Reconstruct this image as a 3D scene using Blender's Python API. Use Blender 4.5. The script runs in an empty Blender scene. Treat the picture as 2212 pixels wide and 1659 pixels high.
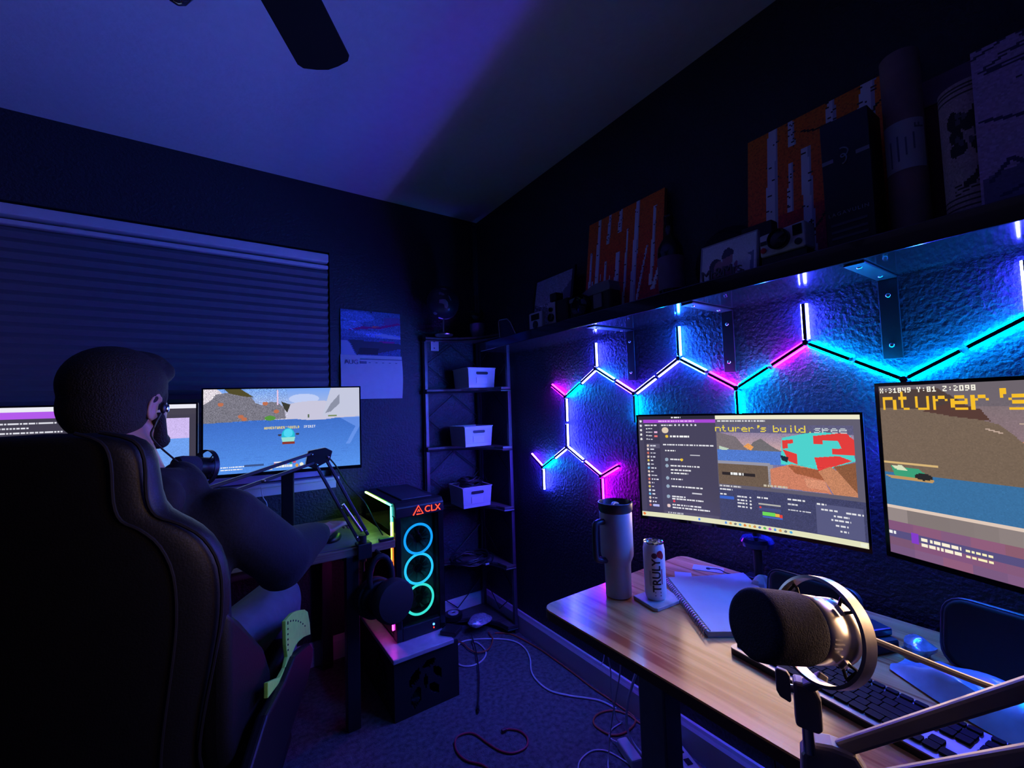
import bpy, bmesh, math, random
import numpy as np
from mathutils import Vector, Matrix, Euler
random.seed(7); RNG = np.random.default_rng(7)
R = math.radians
scene = bpy.context.scene
COL = scene.collection

# ------------------------------------------------------------------ camera
cam_data = bpy.data.cameras.new('camera')
cam = bpy.data.objects.new('camera', cam_data); COL.objects.link(cam)
cam_data.sensor_fit = 'HORIZONTAL'; cam_data.sensor_width = 36.0
cam_data.lens = 930.78 / 2212 * 36.0
cam_data.clip_start = 0.02
def cam_axes(yaw, pitch, roll):
    f = Vector((math.sin(yaw)*math.cos(pitch), math.cos(yaw)*math.cos(pitch), math.sin(pitch)))
    r = f.cross(Vector((0, 0, 1))).normalized(); u = r.cross(f)
    return (r*math.cos(roll) + u*math.sin(roll), -r*math.sin(roll) + u*math.cos(roll), f)
_r, _u, _f = cam_axes(R(34.331), R(2.899), R(-1.8386))
m = Matrix(((_r.x, _u.x, -_f.x), (_r.y, _u.y, -_f.y), (_r.z, _u.z, -_f.z))).to_4x4()
m.translation = Vector((-1.387, -2.383, 1.2447))
cam.matrix_world = m
scene.camera = cam
# ------------------------------------------------------------------ world, exposure
world = bpy.data.worlds.new('world'); scene.world = world; world.use_nodes = True
world.node_tree.nodes['Background'].inputs[0].default_value = (0.02, 0.03, 0.10, 1)
world.node_tree.nodes['Background'].inputs[1].default_value = 0.0
vs = scene.view_settings
vs.view_transform = 'Standard'; vs.look = 'None'; vs.gamma = 1.0; vs.use_curve_mapping = False
vs.exposure = 0.0
# light given off by the screens (one lamp lying on each screen's face)
def screen_light(name, loc, normal, up, w, h, power, color, spread=88):
    l = bpy.data.lights.new(name, 'AREA'); l.shape = 'RECTANGLE'; l.size = w; l.size_y = h
    l.energy = power; l.color = color; l.spread = R(spread)
    o = bpy.data.objects.new(name, l); COL.objects.link(o)
    z = -Vector(normal).normalized(); y = Vector(up).normalized(); x = y.cross(z).normalized(); y = z.cross(x)
    mm = Matrix(((x.x, y.x, z.x), (x.y, y.y, z.y), (x.z, y.z, z.z))).to_4x4(); mm.translation = Vector(loc)
    o.matrix_world = mm
    return o
LED = 420.0            # radiance of the light tubes on the wall
SCREEN_GAIN = 1.0

# ------------------------------------------------------------------ materials
def lin(c):
    return tuple(((v/255)/12.92 if v/255 <= .04045 else ((v/255+.055)/1.055)**2.4) for v in c)
MATS = {}
def mat(name, col, rough=.5, metal=0, var=.12, vscale=30, bump=0, bscale=80, spec=.5, coat=0, trans=0, alpha=1, sheen=0):
    if name in MATS: return MATS[name]
    m = bpy.data.materials.new(name); m.use_nodes = True; MATS[name] = m
    nt = m.node_tree; b = nt.nodes['Principled BSDF']
    b.inputs['Roughness'].default_value = rough; b.inputs['Metallic'].default_value = metal
    b.inputs['Specular IOR Level'].default_value = spec
    b.inputs['Coat Weight'].default_value = coat
    b.inputs['Transmission Weight'].default_value = trans
    b.inputs['Alpha'].default_value = alpha
    b.inputs['Sheen Weight'].default_value = sheen
    tc = nt.nodes.new('ShaderNodeTexCoord')
    n = nt.nodes.new('ShaderNodeTexNoise'); n.inputs['Scale'].default_value = vscale; n.inputs['Detail'].default_value = 4
    nt.links.new(tc.outputs['Object'], n.inputs['Vector'])
    r = nt.nodes.new('ShaderNodeValToRGB')
    r.color_ramp.elements[0].position = .3; r.color_ramp.elements[1].position = .7
    r.color_ramp.elements[0].color = (*[max(0, v*(1-var)) for v in col], 1)
    r.color_ramp.elements[1].color = (*[min(1, v*(1+var)) for v in col], 1)
    nt.links.new(n.outputs['Fac'], r.inputs['Fac']); nt.links.new(r.outputs['Color'], b.inputs['Base Color'])
    if bump:
        n2 = nt.nodes.new('ShaderNodeTexNoise'); n2.inputs['Scale'].default_value = bscale; n2.inputs['Detail'].default_value = 3
        nt.links.new(tc.outputs['Object'], n2.inputs['Vector'])
        bp = nt.nodes.new('ShaderNodeBump'); bp.inputs['Strength'].default_value = min(1, bump); bp.inputs['Distance'].default_value = .004 if bscale != 85 else .006
        nt.links.new(n2.outputs['Fac'], bp.inputs['Height']); nt.links.new(bp.outputs['Normal'], b.inputs['Normal'])
    return m
def emit(name, col, strength):
    if name in MATS: return MATS[name]
    m = bpy.data.materials.new(name); m.use_nodes = True; MATS[name] = m
    nt = m.node_tree; nt.nodes.clear()
    o = nt.nodes.new('ShaderNodeOutputMaterial'); e = nt.nodes.new('ShaderNodeEmission')
    e.inputs[0].default_value = (*col, 1); e.inputs[1].default_value = strength
    nt.links.new(e.outputs[0], o.inputs[0]); return m
def attr_mat(name, glow=0.0, rough=.5):
    """colour read from the mesh's own per-face colour layer: screens (glow) and flat print (no glow)"""
    if name in MATS: return MATS[name]
    m = bpy.data.materials.new(name); m.use_nodes = True; MATS[name] = m
    nt = m.node_tree; b = nt.nodes['Principled BSDF']
    a = nt.nodes.new('ShaderNodeAttribute'); a.attribute_name = 'print'
    b.inputs['Roughness'].default_value = rough
    if glow:
        b.inputs['Base Color'].default_value = (.004, .004, .005, 1)
        nt.links.new(a.outputs['Color'], b.inputs['Emission Color']); b.inputs['Emission Strength'].default_value = glow
    else:
        nt.links.new(a.outputs['Color'], b.inputs['Base Color'])
    return m
def wood_mat(name, light, dark, axis='Y', rough=.25, scale=1.0):
    m = bpy.data.materials.new(name); m.use_nodes = True; MATS[name] = m
    nt = m.node_tree; b = nt.nodes['Principled BSDF']
    tc = nt.nodes.new('ShaderNodeTexCoord'); mp = nt.nodes.new('ShaderNodeMapping')
    s = [22*scale, 22*scale, 22*scale]; s['XYZ'.index(axis)] = 1.1*scale
    mp.inputs['Scale'].default_value = s
    n = nt.nodes.new('ShaderNodeTexNoise'); n.inputs['Scale'].default_value = 1.0; n.inputs['Detail'].default_value = 5; n.inputs['Distortion'].default_value = .9
    n2 = nt.nodes.new('ShaderNodeTexNoise'); n2.inputs['Scale'].default_value = 4.5; n2.inputs['Detail'].default_value = 3
    ad = nt.nodes.new('ShaderNodeMath'); ad.operation = 'MULTIPLY_ADD'; ad.inputs[1].default_value = .35
    sb = nt.nodes.new('ShaderNodeMath'); sb.operation = 'MULTIPLY'; sb.inputs[1].default_value = .70
    r = nt.nodes.new('ShaderNodeValToRGB'); e = r.color_ramp.elements
    e[0].position = .41; e[0].color = (*dark, 1); e[1].position = .62; e[1].color = (*light, 1)
    x = e.new(.50); x.color = (*[(a*.7+c*.3) for a, c in zip(light, dark)], 1)
    nt.links.new(tc.outputs['Object'], mp.inputs['Vector']); nt.links.new(mp.outputs[0], n.inputs['Vector']); nt.links.new(mp.outputs[0], n2.inputs['Vector'])
    nt.links.new(n.outputs['Fac'], sb.inputs[0]); nt.links.new(n2.outputs['Fac'], ad.inputs[0]); nt.links.new(sb.outputs[0], ad.inputs[2])
    nt.links.new(ad.outputs[0], r.inputs['Fac']); nt.links.new(r.outputs['Color'], b.inputs['Base Color'])
    b.inputs['Roughness'].default_value = rough; b.inputs['Specular IOR Level'].default_value = .32
    return m

M_wall = mat('dark_navy_wall_paint', (.022, .025, .037), .55, var=.06, bump=1, bscale=85)
M_ceil = mat('white_ceiling_paint', (.70, .70, .74), .8, var=.03, bump=.25, bscale=70)
M_carpet = mat('grey_carpet', (.09, .095, .105), .95, var=.45, vscale=55, bump=1, bscale=260)
M_trim = mat('white_trim_paint', (.62, .62, .66), .45, var=.03)
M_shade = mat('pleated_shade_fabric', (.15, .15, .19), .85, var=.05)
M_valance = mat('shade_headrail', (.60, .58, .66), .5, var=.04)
M_blackplastic = mat('black_plastic', (.010, .010, .012), .38)
M_blackmatte = mat('black_matte', (.007, .007, .008), .7)
M_blackmetal = mat('black_metal', (.012, .012, .014), .42, metal=0)
M_gloss = mat('gloss_black', (.008, .008, .010), .08)
M_leather = mat('black_leather', (.006, .006, .007), .5, bump=.15, bscale=260, spec=.25)
M_chrome = mat('chrome', (.75, .75, .78), .15, metal=1, var=.04)
M_steel = mat('brushed_steel', (.55, .52, .50), .32, metal=1, var=.08, vscale=90)
M_armpaint = mat('grey_arm_paint', (.20, .18, .20), .42, var=.05)
M_white = mat('white_plastic', (.48, .48, .50), .4, var=.03)
M_paper = mat('white_paper', (.46, .47, .48), .8, var=.03)
M_cablewhite = mat('white_cable', (.55, .55, .60), .5, var=.05)
M_cableblack = mat('black_cable', (.008, .008, .009), .5)
M_cableorange = mat('orange_cable', (.42, .09, .04), .5, var=.1)
M_cablered = mat('red_cable', (.35, .02, .05), .5, var=.1)
M_glass = mat('window_glass', (.02, .03, .05), .03, var=0, spec=.6)
M_wood = wood_mat('honey_desk_wood', (.82, .37, .13), (.42, .115, .032), 'Y', .20)
M_wood2 = wood_mat('warm_desk_wood', (.34, .22, .16), (.20, .11, .08), 'X', .3)
M_shelf = mat('black_shelf_board', (.010, .010, .012), .12, var=.1, coat=.4)
M_foam = mat('charcoal_foam', (.042, .042, .066), 1.0, var=.25, vscale=500, bump=.6, bscale=700)

# ------------------------------------------------------------------ mesh builder
WM = {}
def wm(o): return WM.get(o.name, Matrix())
class MB:
    def __init__(s): s.v = []; s.f = []
    def add(s, vs, fs):
        k = len(s.v); s.v += [Vector(v) for v in vs]; s.f += [tuple(i+k for i in f) for f in fs]; return s
    def box(s, c, d, T=None):
        x, y, z = d[0]/2, d[1]/2, d[2]/2; c = Vector(c)
        vs = [Vector((sx*x, sy*y, sz*z)) for sz in (-1, 1) for sy in (-1, 1) for sx in (-1, 1)]
        if T is not None: vs = [T @ v for v in vs]
        return s.add([c+v for v in vs], [(0, 2, 3, 1), (4, 5, 7, 6), (0, 1, 5, 4), (2, 6, 7, 3), (0, 4, 6, 2), (1, 3, 7, 5)])
    def bx(s, x0, x1, y0, y1, z0, z1):
        return s.box(((x0+x1)/2, (y0+y1)/2, (z0+z1)/2), (abs(x1-x0), abs(y1-y0), abs(z1-z0)))
    def beam(s, p, q, w, h, up=(0, 0, 1)):
        p, q = Vector(p), Vector(q); d = (q-p); L = d.length; d.normalize()
        u = Vector(up); sd = d.cross(u)
        if sd.length < 1e-5: sd = d.cross(Vector((1, 0, 0)))
        sd.normalize(); u = sd.cross(d)
        T = Matrix((( d.x, sd.x, u.x), (d.y, sd.y, u.y), (d.z, sd.z, u.z)))
        return s.box((p+q)/2, (L, w, h), T)
    def ring_frame(s, d):
        d = Vector(d).normalized(); a = Vector((0, 0, 1)) if abs(d.z) < .9 else Vector((1, 0, 0))
        x = d.cross(a).normalized(); return x, d.cross(x).normalized()
    def cyl(s, p, q, r, r2=None, n=16, caps=True):
        p, q = Vector(p), Vector(q); r2 = r if r2 is None else r2
        x, y = s.ring_frame(q-p); k = len(s.v)
        for c, rr in ((p, r), (q, r2)):
            for i in range(n):
                a = 2*math.pi*i/n; s.v.append(c + x*math.cos(a)*rr + y*math.sin(a)*rr)
        for i in range(n):
            j = (i+1) % n; s.f.append((k+i, k+n+i, k+n+j, k+j))
        if caps: s.f.append(tuple(k+i for i in range(n))); s.f.append(tuple(k+n+i for i in reversed(range(n))))
        return s
    def lathe(s, o, d, prof, n=24, cap=True):
        """prof: list of (radius, distance along d)"""
        o = Vector(o); d = Vector(d).normalized(); x, y = s.ring_frame(d); k = len(s.v); m = len(prof)
        for r, t in prof:
            for i in range(n):
                a = 2*math.pi*i/n; s.v.append(o + d*t + (x*math.cos(a)+y*math.sin(a))*max(r, 1e-5))
        for j in range(m-1):
            for i in range(n):
                i2 = (i+1) % n; s.f.append((k+j*n+i, k+(j+1)*n+i, k+(j+1)*n+i2, k+j*n+i2))
        if cap:
            s.f.append(tuple(k+i for i in range(n))); s.f.append(tuple(k+(m-1)*n+i for i in reversed(range(n))))
        return s
    def tube(s, pts, r, n=8, closed=False, smooth=0):
        P = [Vector(p) for p in pts]
        if smooth:
            Q = []; N = len(P)
            for i in range(N if closed else N-1):
                g = (lambda k: P[k % N]) if closed else (lambda k: P[min(max(k, 0), N-1)])
                p0, p1, p2, p3 = g(i-1), g(i), g(i+1), g(i+2)
                for t in [j/smooth for j in range(smooth)]:
                    Q.append(.5*((2*p1)+(p2-p0)*t+(2*p0-5*p1+4*p2-p3)*t*t+(3*p1-p0-3*p2+p3)*t**3))
            if not closed: Q.append(P[-1])
            P = Q
        N = len(P); k = len(s.v); x = None
        for i, p in enumerate(P):
            a = P[(i-1) % N] if closed or i > 0 else P[0]; b = P[(i+1) % N] if closed or i < N-1 else P[-1]
            d = (b-a).normalized() if (b-a).length > 1e-9 else Vector((0, 0, 1))
            if x is None: x, y = s.ring_frame(d)
            else:
                x = (x - d*x.dot(d)); x = x.normalized() if x.length > 1e-6 else s.ring_frame(d)[0]; y = d.cross(x)
            rr = r[i] if isinstance(r, (list, tuple)) else r
            for j in range(n):
                a2 = 2*math.pi*j/n; s.v.append(p + (x*math.cos(a2)+y*math.sin(a2))*rr)
        for i in range(N if closed else N-1):
            i2 = (i+1) % N
            for j in range(n):
                j2 = (j+1) % n; s.f.append((k+i*n+j, k+i*n+j2, k+i2*n+j2, k+i2*n+j))
        if not closed:
            s.f.append(tuple(k+j for j in reversed(range(n)))); s.f.append(tuple(k+(N-1)*n+j for j in range(n)))
        return s
    def torus(s, c, d, R_, r, n=40, m=10):
        c = Vector(c); x, y = s.ring_frame(d)
        return s.tube([c+(x*math.cos(2*math.pi*i/n)+y*math.sin(2*math.pi*i/n))*R_ for i in range(n)], r, m, closed=True)
    def prism(s, poly, o, ux, uy, un, t):
        """poly in (ux,uy), extruded t along un from o"""
        o, ux, uy, un = Vector(o), Vector(ux), Vector(uy), Vector(un); n = len(poly)
        a = [o+ux*p[0]+uy*p[1] for p in poly]; b = [v+un*t for v in a]
        return s.add(a+b, [tuple(reversed(range(n))), tuple(range(n, 2*n))] + [(i, (i+1) % n, n+(i+1) % n, n+i) for i in range(n)])
    def ball(s, c, rad, n=20, m=12, T=None):
        c = Vector(c); rad = (rad,)*3 if not hasattr(rad, '__len__') else rad; k = len(s.v)
        vs = [Vector((0, 0, -rad[2]))]
        for j in range(1, m):
            ph = -math.pi/2+math.pi*j/m
            for i in range(n):
                a = 2*math.pi*i/n; vs.append(Vector((rad[0]*math.cos(ph)*math.cos(a), rad[1]*math.cos(ph)*math.sin(a), rad[2]*math.sin(ph))))
        vs.append(Vector((0, 0, rad[2])))
        if T is not None: vs = [T @ v for v in vs]
        fs = [(0, 1+(i+1) % n, 1+i) for i in range(n)]
        for j in range(m-2):
            for i in range(n):
                fs.append((1+j*n+i, 1+j*n+(i+1) % n, 1+(j+1)*n+(i+1) % n, 1+(j+1)*n+i))
        e = 1+(m-1)*n
        fs += [(e, 1+(m-2)*n+i, 1+(m-2)*n+(i+1) % n) for i in range(n)]
        return s.add([c+v for v in vs], fs)
    def capsule(s, p, q, r, r2=None, n=14):
        p, q = Vector(p), Vector(q); r2 = r if r2 is None else r2; d = q-p; L = d.length
        if L < 1e-6: return s.ball(p, r)
        prof = [(r*math.cos(a), r*math.sin(a)) for a in [R(x) for x in (-89, -60, -30, 0)]] + [(r2*math.cos(a), L+r2*math.sin(a)) for a in [R(x) for x in (0, 30, 60, 89)]]
        return s.lathe(p, d, prof, n)
    def build(s, name, material, parent=None, smooth=False, bevel=0, bseg=2, sub=0, origin=None, world=True, angle=40):
        me = bpy.data.meshes.new(name)
        if parent is not None and world: inv = wm(parent).inverted(); vs = [inv @ v for v in s.v]
        elif origin is not None: vs = [v-Vector(origin) for v in s.v]
        else: vs = s.v
        me.from_pydata([tuple(v) for v in vs], [], s.f); me.update()
        bm = bmesh.new(); bm.from_mesh(me); bmesh.ops.recalc_face_normals(bm, faces=bm.faces); bm.to_mesh(me); bm.free()
        if smooth:
            for p in me.polygons: p.use_smooth = True
            me.set_sharp_from_angle(angle=R(angle))
        o = bpy.data.objects.new(name, me); COL.objects.link(o)
        me.materials.append(material)
        if parent is not None: o.parent = parent; WM[o.name] = wm(parent)
        else:
            L = Vector(origin) if origin is not None else Vector((0, 0, 0))
            o.location = L; WM[o.name] = Matrix.Translation(L)
        if bevel:
            b = o.modifiers.new('bevel', 'BEVEL'); b.width = bevel; b.segments = bseg; b.limit_method = 'ANGLE'; b.angle_limit = R(35)
        if sub:
            u = o.modifiers.new('sub', 'SUBSURF'); u.levels = sub; u.render_levels = sub
        return o
def tag(o, label, cat=None, group=None, kind=None):
    o['label'] = label
    if cat: o['category'] = cat
    if group: o['group'] = group
    if kind: o['kind'] = kind
    return o
def struct(o, label=None):
    o['kind'] = 'structure'
    if label: o['label'] = label
    return o
def thing(name, label, cat, loc, rotz=0, group=None):
    o = bpy.data.objects.new(name, None); COL.objects.link(o); o.empty_display_size = .05
    o.location = loc; o.rotation_euler = (0, 0, rotz)
    WM[o.name] = Matrix.Translation(Vector(loc)) @ Matrix.Rotation(rotz, 4, 'Z')
    return tag(o, label, cat, group)
def dup(o, loc, rotz=None, label=None, parent=None):
    c = o.copy(); COL.objects.link(c)
    if parent is not None: c.parent = parent
    else:
        c.location = loc
        if rotz is not None: c.rotation_euler = (0, 0, rotz)
        if label: c['label'] = label
    for ch in [x for x in bpy.data.objects if x.parent == o]: dup(ch, None, parent=c)
    return c
def share(src, name, parent, loc):
    """another piece with the same mesh, child of parent; loc in the parent's frame"""
    c = src.copy(); c.name = name; COL.objects.link(c); c.parent = parent; c.location = loc; return c
def text_obj(name, s, size, o, ux, uy, depth, material, parent=None, align='CENTER', origin=None, wrap=None, space=1.0, bold=0.0):
    cu = bpy.data.curves.new('t', 'FONT'); cu.body = s; cu.size = size; cu.align_x = align; cu.align_y = 'CENTER'
    cu.extrude = depth; cu.offset = bold; cu.space_character = space; cu.resolution_u = 3
    t = bpy.data.objects.new('t', cu); COL.objects.link(t); bpy.context.view_layer.update()
    me = bpy.data.meshes.new_from_object(t.evaluated_get(bpy.context.evaluated_depsgraph_get()))
    if wrap:                                   # fine enough to follow the curved surface
        bm = bmesh.new(); bm.from_mesh(me); bmesh.ops.triangulate(bm, faces=bm.faces)
        for _ in range(5):
            es = [e for e in bm.edges if e.calc_length() > size*.10]
            if not es: break
            bmesh.ops.subdivide_edges(bm, edges=es, cuts=1); bmesh.ops.triangulate(bm, faces=bm.faces)
        bm.to_mesh(me); bm.free()
    vs = [v.co.copy() for v in me.vertices]; fs = [tuple(p.vertices) for p in me.polygons]
    bpy.data.objects.remove(t); bpy.data.curves.remove(cu); bpy.data.meshes.remove(me)
    b = MB(); o = Vector(o); ux = Vector(ux).normalized(); uy = Vector(uy).normalized(); un = ux.cross(uy)
    if wrap: b.add([wrap(v) for v in vs], fs)
    else: b.add([o+ux*v.x+uy*v.y+un*v.z for v in vs], fs)
    return b.build(name, material, parent, origin=origin)
def remeshed(name, mb, voxel, material, parent=None, smooth=6, origin=None, factor=.6):
    """joins overlapping shapes into one continuous skin"""
    o = mb.build('tmp', material, None)
    r = o.modifiers.new('r', 'REMESH'); r.mode = 'VOXEL'; r.voxel_size = voxel
    s = o.modifiers.new('s', 'SMOOTH'); s.iterations = smooth; s.factor = factor
    bpy.context.view_layer.update()
    me = bpy.data.meshes.new_from_object(o.evaluated_get(bpy.context.evaluated_depsgraph_get()))
    bpy.data.objects.remove(o)
    me.name = name
    T = wm(parent).inverted() if parent is not None else Matrix.Translation(-Vector(origin or (0, 0, 0)))
    me.transform(T)
    for p in me.polygons: p.use_smooth = True
    me.materials.clear(); me.materials.append(material)
    n = bpy.data.objects.new(name, me); COL.objects.link(n)
    if parent is not None: n.parent = parent; WM[n.name] = wm(parent)
    else: n.location = origin or (0, 0, 0); WM[n.name] = Matrix.Translation(Vector(origin or (0, 0, 0)))
    return n

# ------------------------------------------------------------------ flat print: a grid of coloured faces
FONT3 = dict(zip("ABCDEFGHIJKLMNOPQRSTUVWXYZ0123456789'!:.- ", "25755 65656 34443 65556 74647 74644 34553 55755 72227 11152 55655 44447 57755 65555 25552 65644 25563 65655 34216 72222 55557 55552 55775 55255 55222 71247 75557 26227 61247 61216 55711 74616 34757 71222 75757 75716 22000 22202 02020 00002 00700 00000".split()))
BIG = {'n': '00000 00000 11110 10001 10001 10001 10001', 't': '01000 01000 11100 01000 01000 01000 00110', 'u': '00000 00000 10001 10001 10001 10001 01111',
 'r': '00000 00000 10110 11001 10000 10000 10000', 'e': '00000 00000 01110 10001 11111 10000 01111', "'": '00110 00110 00100 00000 00000 00000 00000',
 's': '00000 00000 01111 10000 01110 00001 11110', 'b': '10000 10000 10110 11001 10001 10001 11110', 'i': '00100 00000 00100 00100 00100 00100 00100',
 'l': '01000 01000 01000 01000 01000 01000 00110', 'd': '00001 00001 01101 10011 10001 10001 01111', ' ': '00000 00000 00000 00000 00000 00000 00000',
 'p': '00000 00000 10110 11001 11110 10000 10000', '.': '00000 00000 00000 00000 00000 00000 00100', 'm': '00000 00000 11010 10101 10101 10001 10001'}
class Pic:
    def __init__(s, w, h, bg): s.w, s.h = w, h; s.a = np.zeros((h, w, 3)); s.a[:] = bg; s.Y, s.X = np.mgrid[0:h, 0:w]; s.X = (s.X+.5)/w; s.Y = (s.Y+.5)/h
    def rect(s, x0, y0, x1, y1, c, k=1): m = (s.X >= x0) & (s.X < x1) & (s.Y >= y0) & (s.Y < y1); s.a[m] = s.a[m]*(1-k)+np.array(c)*k
    def ell(s, x, y, rx, ry, c): s.a[((s.X-x)/rx)**2+((s.Y-y)/ry)**2 < 1] = c
    def poly(s, pts, c, k=1):
        m = np.zeros(s.X.shape, bool); n = len(pts); j = n-1
        for i in range(n):
            xi, yi = pts[i]; xj, yj = pts[j]
            if yi != yj:
                t = ((yi > s.Y) != (yj > s.Y)) & (s.X < (xj-xi)*(s.Y-yi)/(yj-yi)+xi); m ^= t
            j = i
        s.a[m] = s.a[m]*(1-k)+np.array(c)*k; return m
    def line(s, pts, wd, c):
        for (x0, y0), (x1, y1) in zip(pts[:-1], pts[1:]):
            ax = s.w/s.h; dx, dy = (x1-x0)*ax, y1-y0; L = math.hypot(dx, dy)+1e-9
            px, py = (s.X-x0)*ax, s.Y-y0; t = np.clip((px*dx+py*dy)/L/L, 0, 1)
            s.a[np.hypot(px-t*dx, py-t*dy) < wd/2] = c
    def grad(s, x0, y0, x1, y1, c0, c1):
        m = (s.X >= x0) & (s.X < x1) & (s.Y >= y0) & (s.Y < y1); t = ((s.Y-y0)/(y1-y0))[m][:, None]; s.a[m] = np.array(c0)*(1-t)+np.array(c1)*t
    def text(s, x, y, st, c):          # 3x5 letters, one cell a dot
        X, Y = int(x*s.w), int(y*s.h)
        for ch in st.upper():
            for r, g in enumerate(FONT3.get(ch, '00000')):
                for b in range(3):
                    if int(g) >> (2-b) & 1 and 0 <= Y+r < s.h and 0 <= X+b < s.w: s.a[Y+r, X+b] = c
            X += 4
    def big(s, x, y, cw, chh, st, c, sp=1.2):   # blocky letters of the game; cw, chh size of a dot
        for ch in st:
            for r, g in enumerate(BIG[ch].split()):
                for b in range(5):
                    if g[b] == '1': s.rect(x+b*cw, y+r*chh, x+(b+1)*cw, y+(r+1)*chh, c)
            x += cw*5*sp if ch not in "'il. " else cw*3.6*sp
    def scribble(s, x, y, n, c, h=.009):        # lines of writing too fine to read
        w = 0
        while w < n:
            L = random.uniform(.006, .02); s.rect(x+w, y, min(x+w+L, x+n), y+h, c); w += L+.004
    def speck(s, x0, y0, x1, y1, k):
        m = (s.X >= x0) & (s.X < x1) & (s.Y >= y0) & (s.Y < y1); s.a[m] = np.clip(s.a[m]*(1+RNG.normal(0, k, (m.sum(), 1))), 0, 255)
    def build(s, name, f, material, parent=None, origin=None):
        """f(u, v) -> point; u to the right, v downwards"""
        W, H = s.w, s.h
        us = np.linspace(0, 1, W+1); vv = np.linspace(0, 1, H+1)
        T = wm(parent).inverted() if parent is not None else Matrix.Translation(-Vector(origin or (0, 0, 0)))
        co = np.array([T @ Vector(f(u, v)) for v in vv for u in us], dtype=np.float32)
        j, i = np.mgrid[0:H, 0:W]; a = j*(W+1)+i
        q = np.stack([a, a+W+1, a+W+2, a+1], -1).reshape(-1, 4).astype(np.int32)
        me = bpy.data.meshes.new(name); me.vertices.add(len(co)); me.vertices.foreach_set('co', co.ravel())
        me.loops.add(q.size); me.loops.foreach_set('vertex_index', q.ravel())
        me.polygons.add(len(q)); me.polygons.foreach_set('loop_start', np.arange(0, q.size, 4, dtype=np.int32))
        me.update(calc_edges=True)
        at = me.attributes.new('print', 'FLOAT_COLOR', 'FACE')
        c = s.a/255; c = np.where(c <= .04045, c/12.92, ((c+.055)/1.055)**2.4).reshape(-1, 3)
        at.data.foreach_set('color', np.concatenate([c, np.ones((len(c), 1))], 1).astype(np.float32).ravel())
        me.materials.append(material)
        o = bpy.data.objects.new(name, me); COL.objects.link(o)
        if parent is not None: o.parent = parent; WM[o.name] = wm(parent)
        else: o.location = origin or (0, 0, 0); WM[o.name] = Matrix.Translation(Vector(origin or (0, 0, 0)))
        return o
def plane_f(tl, tr, bl):
    tl, tr, bl = Vector(tl), Vector(tr), Vector(bl); return lambda u, v: tl+(tr-tl)*u+(bl-tl)*v
M_screen = attr_mat('lit_screen', glow=1.0, rough=.3)
M_print = attr_mat('flat_print', rough=.7)
# ================================================================== THE ROOM
XL, YF, H = -3.35, -3.75, 2.44
WX0, WX1, WZ0, WZ1 = -2.85, -.903, .915, 2.085     # window opening
b = MB().bx(XL, 0, YF, 0, -.08, 0); struct(b.build('floor', M_carpet), 'grey carpet')
b = MB().bx(XL-.1, .1, YF-.1, .1, H, H+.08); struct(b.build('ceiling', M_ceil), 'white ceiling lit blue')
b = MB()
b.bx(XL-.1, WX0, 0, .1, 0, H); b.bx(WX1, .1, 0, .1, 0, H); b.bx(WX0, WX1, 0, .1, 0, WZ0); b.bx(WX0, WX1, 0, .1, WZ1, H)
struct(b.build('wall_back', M_wall), 'dark navy wall with the window')
struct(MB().bx(0, .1, YF-.1, 0, 0, H).build('wall_right', M_wall), 'dark navy textured wall with the shelf')
struct(MB().bx(XL-.1, XL, YF-.1, 0, 0, H).build('wall_left', M_wall), 'dark navy wall')
struct(MB().bx(XL, 0, YF-.1, YF, 0, H).build('wall_front', M_wall), 'dark navy wall')
def baseboard(name, p0, p1, n):
    b = MB(); n = Vector(n); p0, p1 = Vector(p0), Vector(p1); d = (p1-p0)
    b.prism([(0, 0), (.016, 0), (.016, .088), (.011, .100), (.008, .111), (0, .113)], p0, n, Vector((0, 0, 1)), d.normalized(), d.length)
    struct(b.build(name, M_trim), 'white baseboard')
baseboard('baseboard_back', (XL, -.0005, 0), (-.0165, -.0005, 0), (0, -1, 0))
baseboard('baseboard_right', (-.0005, -.0005, 0), (-.0005, YF, 0), (-1, 0, 0))
# window: frame and two panes in the recess, sill and apron outside
w = struct(MB().bx(WX0, WX0+.05, .05, .09, WZ0, WZ1).bx(WX1-.05, WX1, .05, .09, WZ0, WZ1).bx(WX0+.05, WX1-.05, .05, .09, WZ0, WZ0+.05).bx(WX0+.05, WX1-.05, .05, .09, WZ1-.05, WZ1)
     .bx(-1.91, -1.85, .05, .09, WZ0+.05, WZ1-.05).build('window_1', M_trim), 'white window frame behind the shade')
for x0, x1 in ((WX0+.05, -1.91), (-1.85, WX1-.05)): MB().bx(x0, x1, .066, .072, WZ0+.05, WZ1-.05).build('pane', M_glass, w)
struct(MB().bx(WX0-.03, -.875, -.045, .05, .898, .915).build('trim_1', M_trim, bevel=.004), 'white window sill')
struct(MB().bx(WX0-.01, -.885, -.016, 0, .855, .897).build('trim_2', M_trim, bevel=.003), 'white window apron under the sill')

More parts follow.
